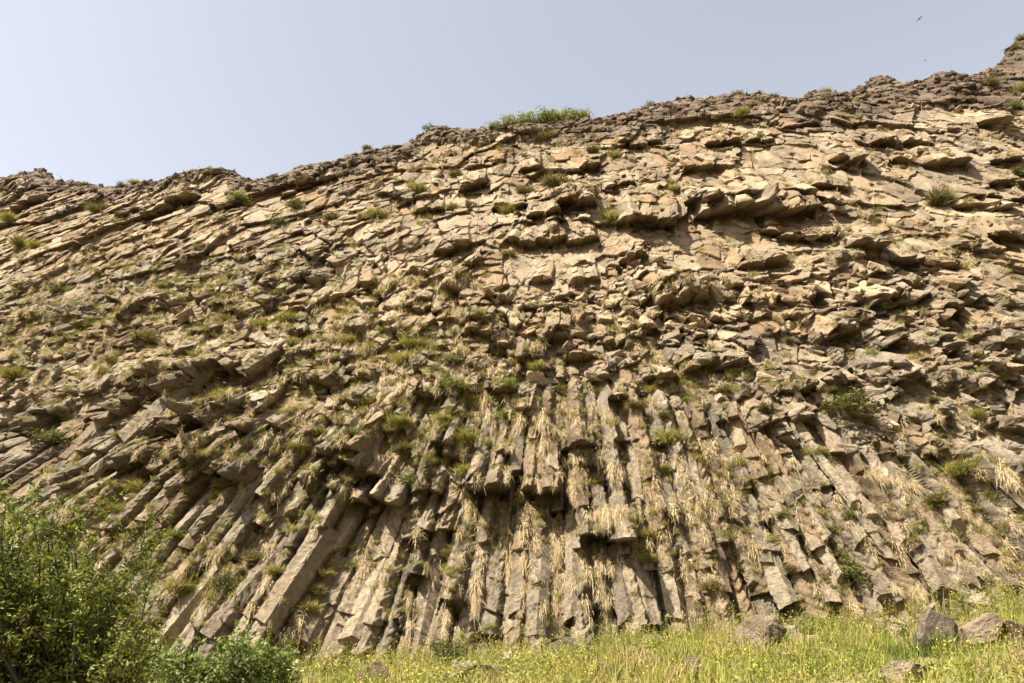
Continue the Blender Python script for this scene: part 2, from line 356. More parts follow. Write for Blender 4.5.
    for n, (t, cx, cy, w, amp) in enumerate(OVER):
        if t == 9: amp = amp * .35
        if t == 4: amp = amp * 1.2
        if t <= 3: amp = amp * 1.05
        if (t == 4 and cy > 540) or (t == 7 and cy < 130) or (t == 8 and cy < 160 and cx < 200): amp = amp * 1.5
        q = OVP[n]; W = w / 2.97 * OVD[n] / FPX
        m = (np.abs(x - q[0]) < W * 2.2 + 1) & (np.abs(z - q[2]) < W * 2.5 + 2.5)
        if not m.any(): continue
        xx = x[m] - q[0]; zv = z[m] - q[2]
        upper = t <= 3 or (t in (5, 6) and cy < 120)
        if upper: tx, tz, nx, nz = math.cos(OVA[n]), math.sin(OVA[n]), -math.sin(OVA[n]), math.cos(OVA[n])
        else:
            p0 = math.atan2(q[0] - APEX[0], APEX[2] - q[2]); nx, nz = -math.sin(p0), math.cos(p0); tx, tz = nz, -nx
        aa = (xx * tx + zv * tz) / W; bv = (xx * nx + zv * nz)
        aa = aa + .10 * (vnoise(x[m] * 1.7, z[m] * 1.7, 200 + n) - .5)
        ncol = max(1, int(round(W / 1.0)))
        cidx = np.floor((aa + .5) * ncol); hh = hashf(cidx, cidx * 0 + n, 210); h3 = hashf(cidx, cidx * 0 + n, 211)
        cfr = (aa + .5) * ncol - cidx
        bv = bv - (hh - .5) * .5 - .25 * (cfr - .5) * (h3 - .5)
        H = (.9 + .9 * hh) * max(1.1, min(W * 1.0, 3.2))
        prof = np.clip(1 - bv / H, 0, 1) * (bv > 0) * (np.abs(aa) < .5)
        prof = np.minimum(prof, np.clip((.5 - np.abs(aa)) * W / .16, 0, 1))
        notch = -.35 * np.clip(1 + bv / 1.3, 0, 1) * (bv <= 0) * (np.abs(aa) < .5)
        D[m] = D[m] + amp * (.85 * (.75 + .5 * h3) * prof * (1 - .35 * np.abs(cfr - .5) * 2) + 1.1 * notch)
    D = D * (1 - crust) + (D * .35 + Dr) * crust
    fine = .05 * fbm(x * 2.7, z * 2.7, 121, 4, .65) + .06 * fbm(x * 1.1, z * 1.1, 122, 3)
    D = (D + Dbig) * (.35 + .65 * rampant) + fine
    # masks
    tan = sstep(-.55, .45, fbm(x * .11, z * .13, 131, 3) + .6 * fbm(x * .5, z * .6, 132, 3) + 1.1 * np.exp(-(((U - 640) / 190) ** 2 + ((Vv - 285) / 75) ** 2)) + .35 * (Vv < 330) - .75 * Wc - .55 * np.exp(-(((U - 170) / 200) ** 2 + ((Vv - 330) / 90) ** 2)) + .35 * np.exp(-(((U - 760) / 250) ** 2 + ((Vv - 190) / 70) ** 2)) - .3)
    bl = Wc * hashf(ci, sj, 141) + Wb * hashf(bi, bj, 142) + Wu * hashf(si, sj2, 143)
    bl2 = Wc * hashf(ii, jj, 144) + Wb * hashf(b3, b4, 145) + Wu * hashf(s3, s4, 146)
    tone = .6 * bl + .4 * bl2
    soil = soil * (1 - crust)
    tan = np.maximum(tan, soil * .85); tone = tone * (1 - soil) + .55 * soil
    return D, dict(soil=soil, wall=wall, hue=Wc * hashf(ci, sj + 7, 147) + Wb * hashf(bi, bj, 148) + Wu * hashf(si, sj2, 149), Wu=Wu, tan=tan, tone=tone, crust=crust, Wc=Wc, gul=gul * Wc)

OVP = np.array([hit_base(np.array([tp(t, cx, cy)[0]]), np.array([tp(t, cx, cy)[1]]))[0] for t, cx, cy, w, a in OVER])
OVD = project(OVP)[2]
_h = np.random.default_rng(3).normal(0, .12, len(OVER))
OVA = [math.atan(-.0124 * OVP[n, 0] + .06) + _h[n] for n in range(len(OVER))]

xs = np.concatenate([np.arange(-68, -32, .072), np.arange(-32, 30, GRID), np.arange(30, 46, .06)])
NJ = int(44.0 / (GRID * 1.1))
zb = z_foot(xs) - 2.2; zt = z_top(xs)
zt = zt + .35 * fbm(xs * .9, xs * 0, 151, 3) + .8 * (hashf(np.floor(xs / .7 + .3 * fbm(xs, xs * 0, 5, 2)), xs * 0, 152) - .5) + .2 * (hashf(np.floor(xs / .31), xs * 0, 153) - .5)
tj = np.linspace(0, 1, NJ); tj = .82 * tj + .18 * tj * tj
X = np.repeat(xs[None, :], NJ, 0); Z = zb[None, :] + (zt - zb)[None, :] * tj[:, None]
D, MK = relief(X, Z)
for _ax in (0, 1):                     # weathering takes the knife edge off every step
    A = np.pad(D, [(1, 1), (0, 0)] if _ax == 0 else [(0, 0), (1, 1)], mode='edge')
    D = (A[:-2] + 6 * A[1:-1] + A[2:]) / 8 if _ax == 0 else (A[:, :-2] + 6 * A[:, 1:-1] + A[:, 2:]) / 8
Y = y_base(X, Z) - D
Z0 = Z.copy()
Z = Z - (.12 + .26 * MK['Wu']) * np.clip(D, -1, 3)
A = D.copy()
for _k in range(4):
    for _ax in (0, 1):
        B = np.pad(A, [(1, 1), (0, 0)] if _ax == 0 else [(0, 0), (1, 1)], mode='edge')
        A = (B[:-2] + 2 * B[1:-1] + B[2:]) / 4 if _ax == 0 else (B[:, :-2] + 2 * B[:, 1:-1] + B[:, 2:]) / 4
wsm = MK['Wc'] * sstep(13, 20, X) * .6              # the most slanted columns are the most worn
D = D * (1 - wsm) + A * wsm
Y = y_base(X, Z0) - D
# back of the crest: the plateau behind it
NB = 14
bx = np.repeat(xs[None, :], NB, 0); k = (np.arange(1, NB + 1) / NB)[:, None] ** 1.6
by = Y[-1:, :] + k * 26; bz = Z[-1:, :] - k * 3.0 + .15 * fbm(bx * .6, by * .6, 155, 3)
Xa = np.vstack([X, bx]); Ya = np.vstack([Y, by]); Za = np.vstack([Z, bz])
nr, nc = Xa.shape
idx = np.arange(nr * nc).reshape(nr, nc)
F = np.stack([idx[:-1, :-1], idx[:-1, 1:], idx[1:, 1:], idx[1:, :-1]], -1).reshape(-1, 4)
pad = lambda A, v=None: np.vstack([A, np.repeat(A[-1:], NB, 0)]).ravel()
me = mesh_np('cliff', np.stack([Xa, Ya, Za], -1).reshape(-1, 3), F, ROCK, False,
             {'tan': pad(MK['tan']), 'tone': pad(MK['tone']), 'crust': pad(MK['crust']), 'hue': pad(MK['hue'])})
cliff = link('cliff', me)
tag(cliff, 'tall sunlit cliff of grey brown columnar basalt under a rubbly crest', 'cliff', kind='structure')

# first surface seen at each pixel, to stand plants where the photograph has them
PU, PV, PD = project(np.stack([X, Y, Z], -1))
BW, BH = 1240, 760; OX, OY = 108, 40
iu = np.floor(PU + OX).astype(int); iv = np.floor(PV + OY).astype(int)
okm = (iu >= 0) & (iu < BW) & (iv >= 0) & (iv < BH)
lin = iv[okm] * BW + iu[okm]; dd = PD[okm]; gi = np.flatnonzero(okm.ravel())
o = np.argsort(-dd)
ZB = np.full(BW * BH, -1, np.int64); ZB[lin[o]] = gi[o]; ZB = ZB.reshape(BH, BW)
def surf(u, v, spread=3):
    """point of the cliff seen at pixel (u, v); None off the cliff"""
    a = int(round(u + OX)); b = int(round(v + OY))
    for s in range(spread + 1):
        for du in range(-s, s + 1):
            for dv in range(-s, s + 1):
                aa, bb = a + du, b + dv
                if 0 <= aa < BW and 0 <= bb < BH and ZB[bb, aa] >= 0:
                    k = ZB[bb, aa]; return np.array([X.flat[k], Y.flat[k], Z.flat[k]])
    return None
# ------------------------------------------------------------------ plants
def unit(a): return a / np.maximum(np.linalg.norm(a, axis=-1, keepdims=True), 1e-6)

def blades(root, d, L, w, bend, rng, tone):
    """grass blades of three triangles: rooted, pointing along d, bent by vector bend at the tip"""
    n = len(root); L = L[:, None]
    side = unit(np.cross(d, unit(rng.normal(size=(n, 3))))) * w[:, None]
    p1 = root + d * L * .5 + bend * L * .25; p2 = root + d * L + bend * L
    V = np.stack([root - side * .5, root + side * .5, p1 - side * .42, p1 + side * .42, p2], 1).reshape(-1, 3)
    b = (np.arange(n) * 5)[:, None]
    F = np.concatenate([b + [0, 1, 3], b + [0, 3, 2], b + [2, 3, 4]], 1).reshape(-1, 3)
    return V, F, np.repeat(tone, 5)

def leaves(P, size, rng, tone, up=.4):
    """small folded leaves (two triangles) at points P"""
    n = len(P)
    nrm = unit(rng.normal(size=(n, 3)) + [0, 0, up]); a = unit(np.cross(nrm, rng.normal(size=(n, 3)))); b = np.cross(nrm, a)
    s = size[:, None]
    V = np.stack([P - a * s, P + b * s * .42 + nrm * s * .1, P + a * s, P - b * s * .42 + nrm * s * .1], 1).reshape(-1, 3)
    k = (np.arange(n) * 4)[:, None]
    F = np.concatenate([k + [0, 1, 2], k + [0, 2, 3]], 1).reshape(-1, 3)
    return V, F, np.repeat(tone, 4)

def tubes(segs, sides=4):
    """tapered twigs: list of (p0, p1, r0, r1)"""
    V = []; F = []
    for p0, p1, r0, r1 in segs:
        p0 = np.asarray(p0, float); p1 = np.asarray(p1, float); ax = p1 - p0; ax /= np.linalg.norm(ax) + 1e-9
        t = np.cross(ax, [0.3, .2, .9]); t /= np.linalg.norm(t) + 1e-9; q = np.cross(ax, t); b = len(V)
        for p, r in ((p0, r0), (p1, r1)):
            for k in range(sides):
                c, s = math.cos(2 * math.pi * k / sides), math.sin(2 * math.pi * k / sides)
                V.append(p + (t * c + q * s) * r)
        for k in range(sides): F.append([b + k, b + (k + 1) % sides, b + sides + (k + 1) % sides, b + sides + k])
    return np.array(V), np.array(F)

def cat(parts):
    V = []; F = []; T = []; o = 0
    for v, f, t in parts: V.append(v); F.append(f + o); T.append(t); o += len(v)
    return np.vstack(V), np.vstack(F), np.concatenate(T)

M_STRAW = leaf_mat('straw', [(.34, .25, .12), (.54, .42, .235), (.71, .595, .385)], .25, .7)
M_TUFT = leaf_mat('tuft_grass', [(.13, .125, .028), (.26, .235, .050), (.43, .36, .115)], .3, .7)
M_OLIVE = leaf_mat('olive_cushion', [(.10, .088, .026), (.185, .155, .048), (.30, .245, .10)], .25, .75)
M_GREEN = leaf_mat('shrub_leaf', [(.055, .060, .012), (.11, .115, .022), (.20, .19, .05)], .35, .6)
M_FRESH = leaf_mat('fresh_leaf', [(.095, .115, .016), (.19, .205, .030), (.31, .31, .075)], .35, .6)
M_TWIG = leaf_mat('twig', [(.05, .038, .026), (.10, .078, .055)], 0, .9)

def dome_dirs(rng, n, lo=.0):
    z = rng.uniform(lo, 1, n); a = rng.uniform(0, 2 * np.pi, n); r = np.sqrt(1 - z * z)
    return np.stack([r * np.cos(a), r * np.sin(a), z], 1)

def tuft_mesh(kind, seed):
    """unit-radius plants whose root sits in a slope facing -Y"""
    rng = np.random.default_rng(seed)
    if kind == 'straw':          # drooping tussock of dry blades
        n = 300
        root = rng.normal(0, .2, (n, 3)) * [.65, .5, 1.8]
        d = unit(dome_dirs(rng, n, .1) * [.55, .9, .9] + [0, -.55, .25])
        L = rng.uniform(.55, 1.35, n); bend = np.stack([rng.normal(0, .12, n), -rng.uniform(0, .25, n), -rng.uniform(.7, 1.5, n)], 1)
        return blades(root, d, L, rng.uniform(.032, .062, n), bend, rng, np.clip(rng.normal(.5, .25, n), 0, 1))
    if kind == 'tuft':
        n = 380
        root = rng.normal(0, .25, (n, 3)) * [1.2, .6, .5]
        d = unit(dome_dirs(rng, n, .15) + [0, -.35, .45])
        L = rng.uniform(.5, 1.15, n); bend = np.stack([rng.normal(0, .1, n), -rng.uniform(0, .2, n), -rng.uniform(.05, .55, n)], 1)
        return blades(root, d, L, rng.uniform(.03, .06, n), bend, rng, np.clip(rng.normal(.5, .28, n), 0, 1))
    if kind == 'olive':          # cushion of fine twigs
        c = unit(rng.normal(size=(5, 3))) * .42 * [1, .6, .55]; parts = []
        for q in c:
            n = 170; d = unit(dome_dirs(rng, n, -.35) + [0, -.2, .2]); L = rng.uniform(.38, .78, n)
            parts.append(blades(np.repeat(q[None], n, 0) + rng.normal(0, .05, (n, 3)), d, L, rng.uniform(.03, .065, n), rng.normal(0, .15, (n, 3)), rng, np.clip(rng.normal(.45, .25, n) , 0, 1)))
        return cat(parts)
    # leafy shrub: leaves gathered in uneven clumps
    m = 22; c = dome_dirs(rng, m, -.2) * rng.uniform(.35, .95, (m, 1)) * [1, .75, .95]; parts = []
    for q in c:
        n = 34; P = q + rng.normal(0, .17, (n, 3)) * [1, 1, .8]
        parts.append(leaves(P, rng.uniform(.06, .115, n), rng, np.clip(rng.normal(.45 + .2 * rng.normal(), .2, n), 0, 1)))
    n = 90; d = dome_dirs(rng, n, .0)
    parts.append(blades(np.zeros((n, 3)), d, rng.uniform(.7, 1.2, n), np.full(n, .035), rng.normal(0, .1, (n, 3)), rng, rng.uniform(.2, .8, n)))
    return cat(parts)

def stem_mesh(seed):
    rng = np.random.default_rng(seed); segs = []
    for d in dome_dirs(rng, 9, .1):
        q = d * rng.uniform(.4, .6); segs.append(((0, 0, -.2), q, .035, .02))
        for _ in range(2): segs.append((q, d * rng.uniform(.7, 1.0) + rng.normal(0, .15, 3), .02, .008))
    V, F = tubes(segs, 3); return V, F

TM = {}
for kind, mats in (('straw', [M_STRAW]), ('tuft', [M_TUFT]), ('olive', [M_OLIVE]), ('green', [M_GREEN]), ('fresh', [M_FRESH])):
    TM[kind] = []
    for k in range(4):
        V, F, T = tuft_mesh('leaf' if kind in ('green', 'fresh') else kind, 900 + k * 7 + len(kind))
        TM[kind].append((V, F, T, mesh_np(kind + '_plant', V, F, mats[0], False, {'tone': T})))
SM = [mesh_np('shrub_stem', *stem_mesh(70 + k), M_TWIG) for k in range(3)]

# tile, x, y, radius (in the 2.97x crop), kind
PLANTS = [(4,145,612,50,'green'),(4,40,420,42,'tuft'),(4,775,275,36,'tuft'),(4,850,258,46,'tuft'),(4,870,330,30,'tuft'),(4,620,302,26,'fresh'),(4,430,310,42,'olive'),(4,830,185,34,'olive'),(4,940,592,30,'tuft'),(4,880,640,30,'tuft'),(4,690,130,24,'olive'),(4,350,606,20,'tuft'),(4,70,32,42,'olive'),(4,260,272,34,'olive'),(4,580,300,26,'tuft'),(4,330,380,26,'olive'),(4,170,170,30,'olive'),(4,100,40,28,'tuft'),(4,480,160,24,'tuft'),
(5,497,66,24,'olive'),(5,340,300,25,'tuft'),(5,22,322,36,'tuft'),(5,210,332,46,'tuft'),(5,190,375,40,'tuft'),(5,322,382,30,'green'),(5,462,355,36,'olive'),(5,330,452,42,'fresh'),(5,378,500,34,'tuft'),(5,490,542,30,'fresh'),(5,500,456,28,'fresh'),(5,655,472,38,'olive'),(5,365,608,50,'tuft'),(5,178,640,38,'olive'),(5,170,562,40,'tuft'),(5,580,402,26,'tuft'),(5,870,512,32,'olive'),(5,972,612,46,'tuft'),(5,960,545,28,'olive'),(5,28,600,28,'green'),(5,480,245,20,'olive'),(5,920,472,26,'tuft'),(5,500,390,22,'tuft'),(5,298,552,26,'tuft'),(5,90,500,30,'tuft'),(5,270,410,26,'olive'),(5,420,270,22,'olive'),
(6,495,505,64,'green'),(6,240,525,30,'olive'),(6,400,655,30,'tuft'),(6,870,540,34,'tuft'),(6,190,470,20,'olive'),(6,120,470,24,'olive'),(6,730,500,24,'olive'),(6,312,325,20,'olive'),(6,870,370,20,'olive'),(6,440,470,34,'olive'),
(7,520,235,30,'fresh'),(7,430,322,30,'fresh'),(7,535,390,50,'tuft'),(7,660,376,36,'green'),(7,762,302,46,'olive'),(7,400,92,40,'tuft'),(7,560,106,24,'olive'),(7,918,452,36,'tuft'),(7,888,560,52,'olive'),(7,945,402,30,'olive'),(7,968,352,26,'tuft'),(7,392,462,50,'tuft'),(7,820,342,32,'tuft'),(7,600,342,20,'olive'),(7,730,300,30,'olive'),(7,350,160,30,'tuft'),
(8,205,86,44,'green'),(8,368,46,36,'tuft'),(8,990,168,42,'olive'),(8,905,235,34,'tuft'),(8,92,180,20,'olive'),(8,40,332,26,'fresh'),(8,430,215,26,'olive'),(8,950,40,26,'tuft'),(8,910,305,28,'tuft'),(8,300,290,28,'olive'),(8,415,600,30,'olive'),
(9,120,150,42,'olive'),(9,400,20,36,'olive'),(9,245,185,30,'olive'),(9,295,182,26,'olive'),(9,488,180,25,'green'),(9,415,215,42,'olive'),(9,165,330,50,'olive'),(9,492,350,62,'green'),(9,390,350,42,'olive'),(9,430,432,36,'olive'),(9,740,130,42,'olive'),(9,340,235,34,'green'),(9,450,292,36,'olive'),(9,320,340,24,'olive'),(9,88,390,36,'olive'),(9,540,225,30,'olive'),(9,600,268,30,'olive'),(9,820,42,50,'tuft'),(9,562,182,20,'green'),(9,265,255,26,'tuft'),(9,20,330,28,'tuft'),
(1,830,655,26,'green'),(1,20,640,30,'tuft'),(1,290,612,36,'olive'),(1,705,578,30,'fresh'),(1,880,605,32,'green'),(1,740,605,18,'tuft'),(1,985,640,28,'olive'),
(2,230,556,30,'tuft'),(2,105,632,34,'tuft'),(2,600,396,30,'olive'),(2,325,612,26,'tuft'),(2,810,457,24,'tuft'),(2,990,556,30,'tuft'),(2,495,616,28,'tuft'),(2,340,512,24,'olive'),(2,640,532,50,'olive'),(2,800,640,34,'tuft'),(2,540,560,30,'olive'),(2,740,440,30,'olive'),
(3,995,262,32,'tuft'),(3,900,240,34,'olive'),(3,745,580,62,'olive'),(3,975,312,26,'green'),(3,990,505,22,'green'),(3,170,330,22,'tuft')]
# on the crest, against the sky: pixel u, radius in pixels
CREST = [(83,8,'olive'),(122,9,'olive'),(134,8,'tuft'),(172,6,'olive'),(275,7,'olive'),(312,6,'olive'),(367,8,'olive'),(388,7,'tuft'),(412,6,'olive'),(431,8,'green'),(496,11,'fresh'),(512,14,'fresh'),(530,15,'fresh'),(547,17,'fresh'),(563,15,'fresh'),(580,13,'tuft'),(652,9,'green'),(738,9,'olive'),(771,7,'olive'),(826,8,'tuft'),(916,6,'olive'),(1014,10,'olive'),(1022,12,'olive')]

ZONES = [((35,250),'on the pale slabs at the far left of the cliff'),((130,200),'in the saddle of the crest at left'),((250,195),'under the crest at upper left'),((40,385),'at the left edge of the cliff halfway up'),((150,335),'among tilted blocks left of centre height'),((275,320),'on the grassy shelf left of the cliff middle'),((45,440),'beside the steep ridge at far left'),((150,470),'on slanting columns above the big leafy bush'),((130,600),'low on the cliff beside the big bush'),((215,560),'on the leaning columns at lower left'),((300,560),'beside the long overhanging column at lower left'),((310,440),'above the saw toothed overhang at left'),((410,350),'among broken blocks left of the pale wall'),((450,390),'on dark blocks left of the cliff middle'),((410,480),'beside the overhanging block ends left of centre'),((500,360),'below the pale wall in the cliff middle'),((560,390),'on the worn blocks at the cliff middle'),((470,455),'above the twin dark overhangs near centre'),((655,430),'on the worn columns right of centre'),((660,530),'beside the tall columns right of centre'),((740,510),'on the slanting columns right of centre'),((850,400),'in the hollow at right of the cliff'),((825,460),'under the dark overhang at right'),((850,575),'low on the columns above the right meadow'),((780,560),'low on the slanting columns at right'),((950,480),'on the straw covered slope at far right'),((420,185),'on the ledges below the left crest'),((540,190),'around the dark block under the middle crest'),((610,140),'just below the middle crest'),((680,190),'beside the long dark ledge at upper right'),((930,200),'by the dark ledges at upper right'),((1005,100),'below the crest at far right'),((400,600),'between columns above the foot of the cliff'),((900,350),'among the block ends at far right')]
KINDNAME = {'tuft': ('grass_tuft', 'grass tuft'), 'olive': ('cushion_shrub', 'cushion shrub'), 'green': ('leafy_shrub', 'shrub'), 'fresh': ('leafy_shrub', 'shrub')}
KINDWORD = {'tuft': 'yellowish grass tuft', 'olive': 'olive cushion shrub', 'green': 'dark green leafy shrub', 'fresh': 'bright green leafy shrub'}
placed = []
def plant(kind, p, R, u, v, where=None):
    k = rnd.randrange(4); nm, cat_ = KINDNAME[kind]
    sc_ = (R * rnd.uniform(.95, 1.2), R, R * rnd.uniform(.8, 1.0)); rz = rnd.uniform(-.5, .5)
    if kind in ('green', 'fresh'):
        o = empty(nm, p); f = link('foliage', TM[kind][k][3], o); s = link('stems', SM[k % 3], o)
    else: o = link(nm, TM[kind][k][3], None, p)
    o.scale = sc_; o.rotation_euler = (0, 0, rz)
    z = where or min(ZONES, key=lambda q: (q[0][0] - u) ** 2 + (q[0][1] - v) ** 2)[1]
    placed.append(dict(o=o, kind=kind, u=u, v=v, R=R, z=z, cat=cat_)); return o
for t, cx, cy, r, kind in PLANTS:
    u, v = tp(t, cx, cy); p = surf(u, v + r / 2.97 * .35)
    if p is None: continue
    dep = project(p)[2]; R = r / 2.97 * dep / FPX * 1.15
    plant(kind, p + [0, -.05, 0], R, u, v)
for u, r, kind in CREST:
    v0 = float(np.interp(u, SKY_U, SKY_V)) - 14
    p = None
    for dv in range(40):
        p = surf(u, v0 + dv, 0)
        if p is not None: break
    if p is None: continue
    dep = project(p)[2]; R = r * dep / FPX
    plant(kind, p + [0, .2, -.05], R, u, v0, 'on the crest against the sky')
ORD = ['first', 'second', 'third', 'fourth', 'fifth', 'sixth', 'seventh', 'eighth', 'ninth', 'tenth', 'eleventh', 'twelfth']
def spread_labels(items, key):
    """a label for each: what it is and where; the ones alike in one spot told apart by their order"""
    groups = {}
    for it in items: groups.setdefault(key(it), []).append(it)
    for (word, z), L in groups.items():
        if len(L) == 1: L[0]['label'] = f'{word} {z}'; continue
        hor = max(i['u'] for i in L) - min(i['u'] for i in L) >= max(i['v'] for i in L) - min(i['v'] for i in L)
        L.sort(key=lambda i: i['u'] if hor else i['v'])
        for k, it in enumerate(L):
            if len(L) == 2: w = (('left', 'right') if hor else ('upper', 'lower'))[k]; it['label'] = f'{w} {word} {z}'
            else: it['label'] = f'{word} {z}, {ORD[k]} from {"left" if hor else "top"}'
def sizeword(it): return 'large ' if it['R'] > .72 else ('small ' if it['R'] < .42 else '')
spread_labels(placed, lambda i: (sizeword(i) + KINDWORD[i['kind']], i['z']))
for it in placed:
    tag(it['o'], it['label'], it['cat'], {'tuft': 'grass tufts on the cliff', 'olive': 'cushion shrubs on the cliff'}.get(it['kind'], 'leafy shrubs on the cliff'))

# straw tussocks: strips in the gullies between columns: tile, two ends, how many, radius, where
STRIPS = [(8,490,255,500,395,6,22,'in the gully left of the tall central column'),(8,547,260,530,490,10,22,'in the gully beside the tall central column on its left'),(8,632,205,625,545,14,26,'in the wide gully right of the tall central column'),(8,735,265,742,335,4,26,'under the long dark overhang near centre'),(8,402,375,392,480,5,24,'above the dark hole at the column foot'),(8,655,30,690,140,7,26,'on the slope above the tall central column'),(8,725,185,830,205,8,22,'along the lip of the long dark overhang'),(8,368,120,372,205,4,20,'below the left one of the twin dark overhangs'),(8,760,385,790,490,6,24,'low in the broad hollow right of centre'),(8,800,50,900,130,7,22,'on the worn columns right of centre'),(8,205,420,195,520,5,22,'in the gully below the pentagonal block'),(8,115,485,150,490,3,22,'arching over the column foot at left'),(8,312,480,300,570,5,22,'beside the dark pentagon at the column foot'),(5,560,540,650,625,8,22,'on the worn face in the cliff middle'),(5,540,560,480,665,7,22,'above the right one of the twin dark overhangs'),(5,740,540,820,570,5,22,'above the notched columns right of centre'),(5,420,480,450,640,6,20,'on the blocks left of the cliff middle'),(5,600,640,600,670,3,24,'between the notched columns at the cliff middle'),(9,790,110,900,260,9,22,'on the slanting straw slope at far right'),(9,930,50,1000,120,6,24,'high on the straw slope at the right edge'),(9,540,60,700,120,7,20,'on the slope above the right columns'),(9,600,400,720,440,5,22,'at the column feet above the right meadow'),(9,760,290,880,370,6,20,'low on the far right columns'),(9,40,80,70,160,4,20,'beside the pale columns right of centre'),(7,690,285,740,340,4,20,'on the leaning columns at lower left'),(7,820,250,790,420,5,18,'along the long overhanging column at lower left'),(7,560,330,500,430,5,20,'among the leaning columns at left')]
ns = 0
for t, ax_, ay_, bx_, by_, n, r, z in STRIPS:
    n = int(n * 1.7)
    for k in range(n):
        f = (k + .5) / n; u, v = tp(t, ax_ + (bx_ - ax_) * f + rnd.uniform(-7, 7), ay_ + (by_ - ay_) * f + rnd.uniform(-5, 5))
        p = surf(u, v - 2)
        if p is None: continue
        R = r / 2.97 * project(p)[2] / FPX * math.exp(rnd.gauss(-.2, .38))
        o = link('straw_tussock', TM['straw'][rnd.randrange(4)][3], None, p + [0, -.02, 0]); o.scale = (R, R, R * rnd.uniform(.9, 1.3)); o.rotation_euler = (0, 0, rnd.uniform(-.5, .5))
        tag(o, 'pale straw tussock drooping ' + z, 'tussock', 'straw tussocks ' + z); ns += 1

# the small grass nobody could count
rng = np.random.default_rng(21)
def density(u, v):
    g = lambda a, b, sa, sb: np.exp(-(((u - a) / sa) ** 2 + ((v - b) / sb) ** 2))
    return .10 + 1.2 * g(190, 310, 200, 50) + 1.2 * g(430, 400, 80, 80) + .5 * g(300, 400, 200, 60) + .28 * g(600, 470, 110, 90) + .32 * g(860, 530, 210, 80) + .5 * g(230, 540, 160, 80) + .5 * g(60, 330, 90, 90) + .35 * g(520, 160, 200, 30) + .1 * g(480, 560, 150, 60)
straw_share = lambda u, v: np.clip(.22 + .50 * np.exp(-(((u - 590) / 110) ** 2 + ((v - 530) / 90) ** 2)) + .15 * np.exp(-(((u - 930) / 120) ** 2 + ((v - 520) / 70) ** 2)), 0, .9)
parts = {'straw': [], 'tuft': [], 'olive': []}
steep = np.zeros_like(D); steep[1:-1] = np.abs(D[2:] - D[:-2])
noi = fbm(X * .35, Z * .35, 301, 3)
for _ in range(60000):
    u = rng.uniform(-60, 1084); v = rng.uniform(90, 650)
    p_ = density(u, v)
    a = int(u + OX); b = int(v + OY); k = ZB[b, a]
    if k < 0: continue
    q = p_ * (.35 + 1.3 * MK['soil'].flat[k]) + .35 * noi.flat[k]
    if rng.uniform() > q * 1.25: continue
    if steep.flat[k] > .22: continue
    s = rng.uniform()
    kind = 'straw' if s < straw_share(u, v) else ('tuft' if s < .72 + .2 * straw_share(u, v) else 'olive')
    V, F, T, _m = TM[kind][rng.integers(4)]
    R = np.exp(min(rng.normal(-1.36, .36), -.85)) * (1.15 if kind == 'straw' else 1)
    m = rng.integers(0, max(1, len(F) // 3 - 62)) * 3 if kind != 'olive' else 0
    nb = 62
    F2 = F[m:m + nb * 3]; vi = np.unique(F2); mp = np.searchsorted(vi, F2)
    parts[kind].append((V[vi] * [R, R, R * 1.05] * [1, 1, 1] * (1.0) + [X.flat[k], Y.flat[k], Z.flat[k]], mp, np.clip(T[vi] + rng.normal(0, .15), 0, 1)))
print('loose tufts', {k: len(v) for k, v in parts.items()}, 'tussocks', ns, 'plants', len(placed))
for kind, nm, lab in (('straw', 'dry_grass', 'scattered wisps of pale dry grass all over the cliff'), ('tuft', 'short_grass', 'scattered yellow green grass wisps all over the cliff'), ('olive', 'ground_cover', 'scattered olive brown cushion plants all over the cliff')):
    V, F, T = cat(parts[kind])
    V2 = V.copy()
    o = link(nm, mesh_np(nm, V2, F, {'straw': M_STRAW, 'tuft': M_TUFT, 'olive': M_OLIVE}[kind], False, {'tone': T}))
    tag(o, lab, 'grass', kind='stuff')
# ------------------------------------------------------------------ standing columns and loose blocks of the cliff
# foot pixel, head pixel, width in pixels
COLS = [(413,664,441,532,25),(348,642,404,518,22),(340,630,391,506,20),(452,600,463,520,21),(487,632,500,505,22),(536,632,543,494,23),(574,616,575,515,22),(628,622,616,545,22),(650,628,634,530,22),(678,622,651,468,25),(264,622,326,528,34),(208,632,286,545,26),(160,640,250,530,26),(138,620,188,557,22),(52,502,95,473,18),(75,530,140,478,18),(697,598,684,537,22),(725,588,704,520,22),(790,602,758,530,23),(800,500,775,470,18),(884,600,860,556,20),(948,594,916,537,22),(976,588,952,540,20),(835,600,812,560,20),(600,600,598,560,20),(516,612,522,540,18),(380,560,402,505,18),(300,645,345,560,20),(238,600,290,540,18),(110,585,165,525,20),(185,545,235,490,18),(140,520,190,478,18),(280,520,315,470,18),(432,560,452,490,18),(552,470,554,400,20),(612,470,607,405,20),(660,440,650,390,18),(515,470,520,410,18),(470,480,480,430,18),(585,460,582,400,18),(700,500,690,440,18),(735,520,722,465,18),(770,560,748,500,20),(820,545,795,495,18),(862,540,835,492,18),(905,545,880,500,18),(960,525,930,485,16),(640,500,632,440,18),(92,432,174,360,32),(140,428,206,364,24),(18,428,62,386,20),(40,402,112,345,18),(60,462,104,420,18),(120,440,172,392,18),(92,470,130,440,16),(205,470,245,425,16),(245,480,275,440,16),(360,470,382,425,16),(330,500,352,462,16),(745,450,735,405,18),(790,440,772,400,18),(840,450,815,405,16)]
_ra = random.Random(91)
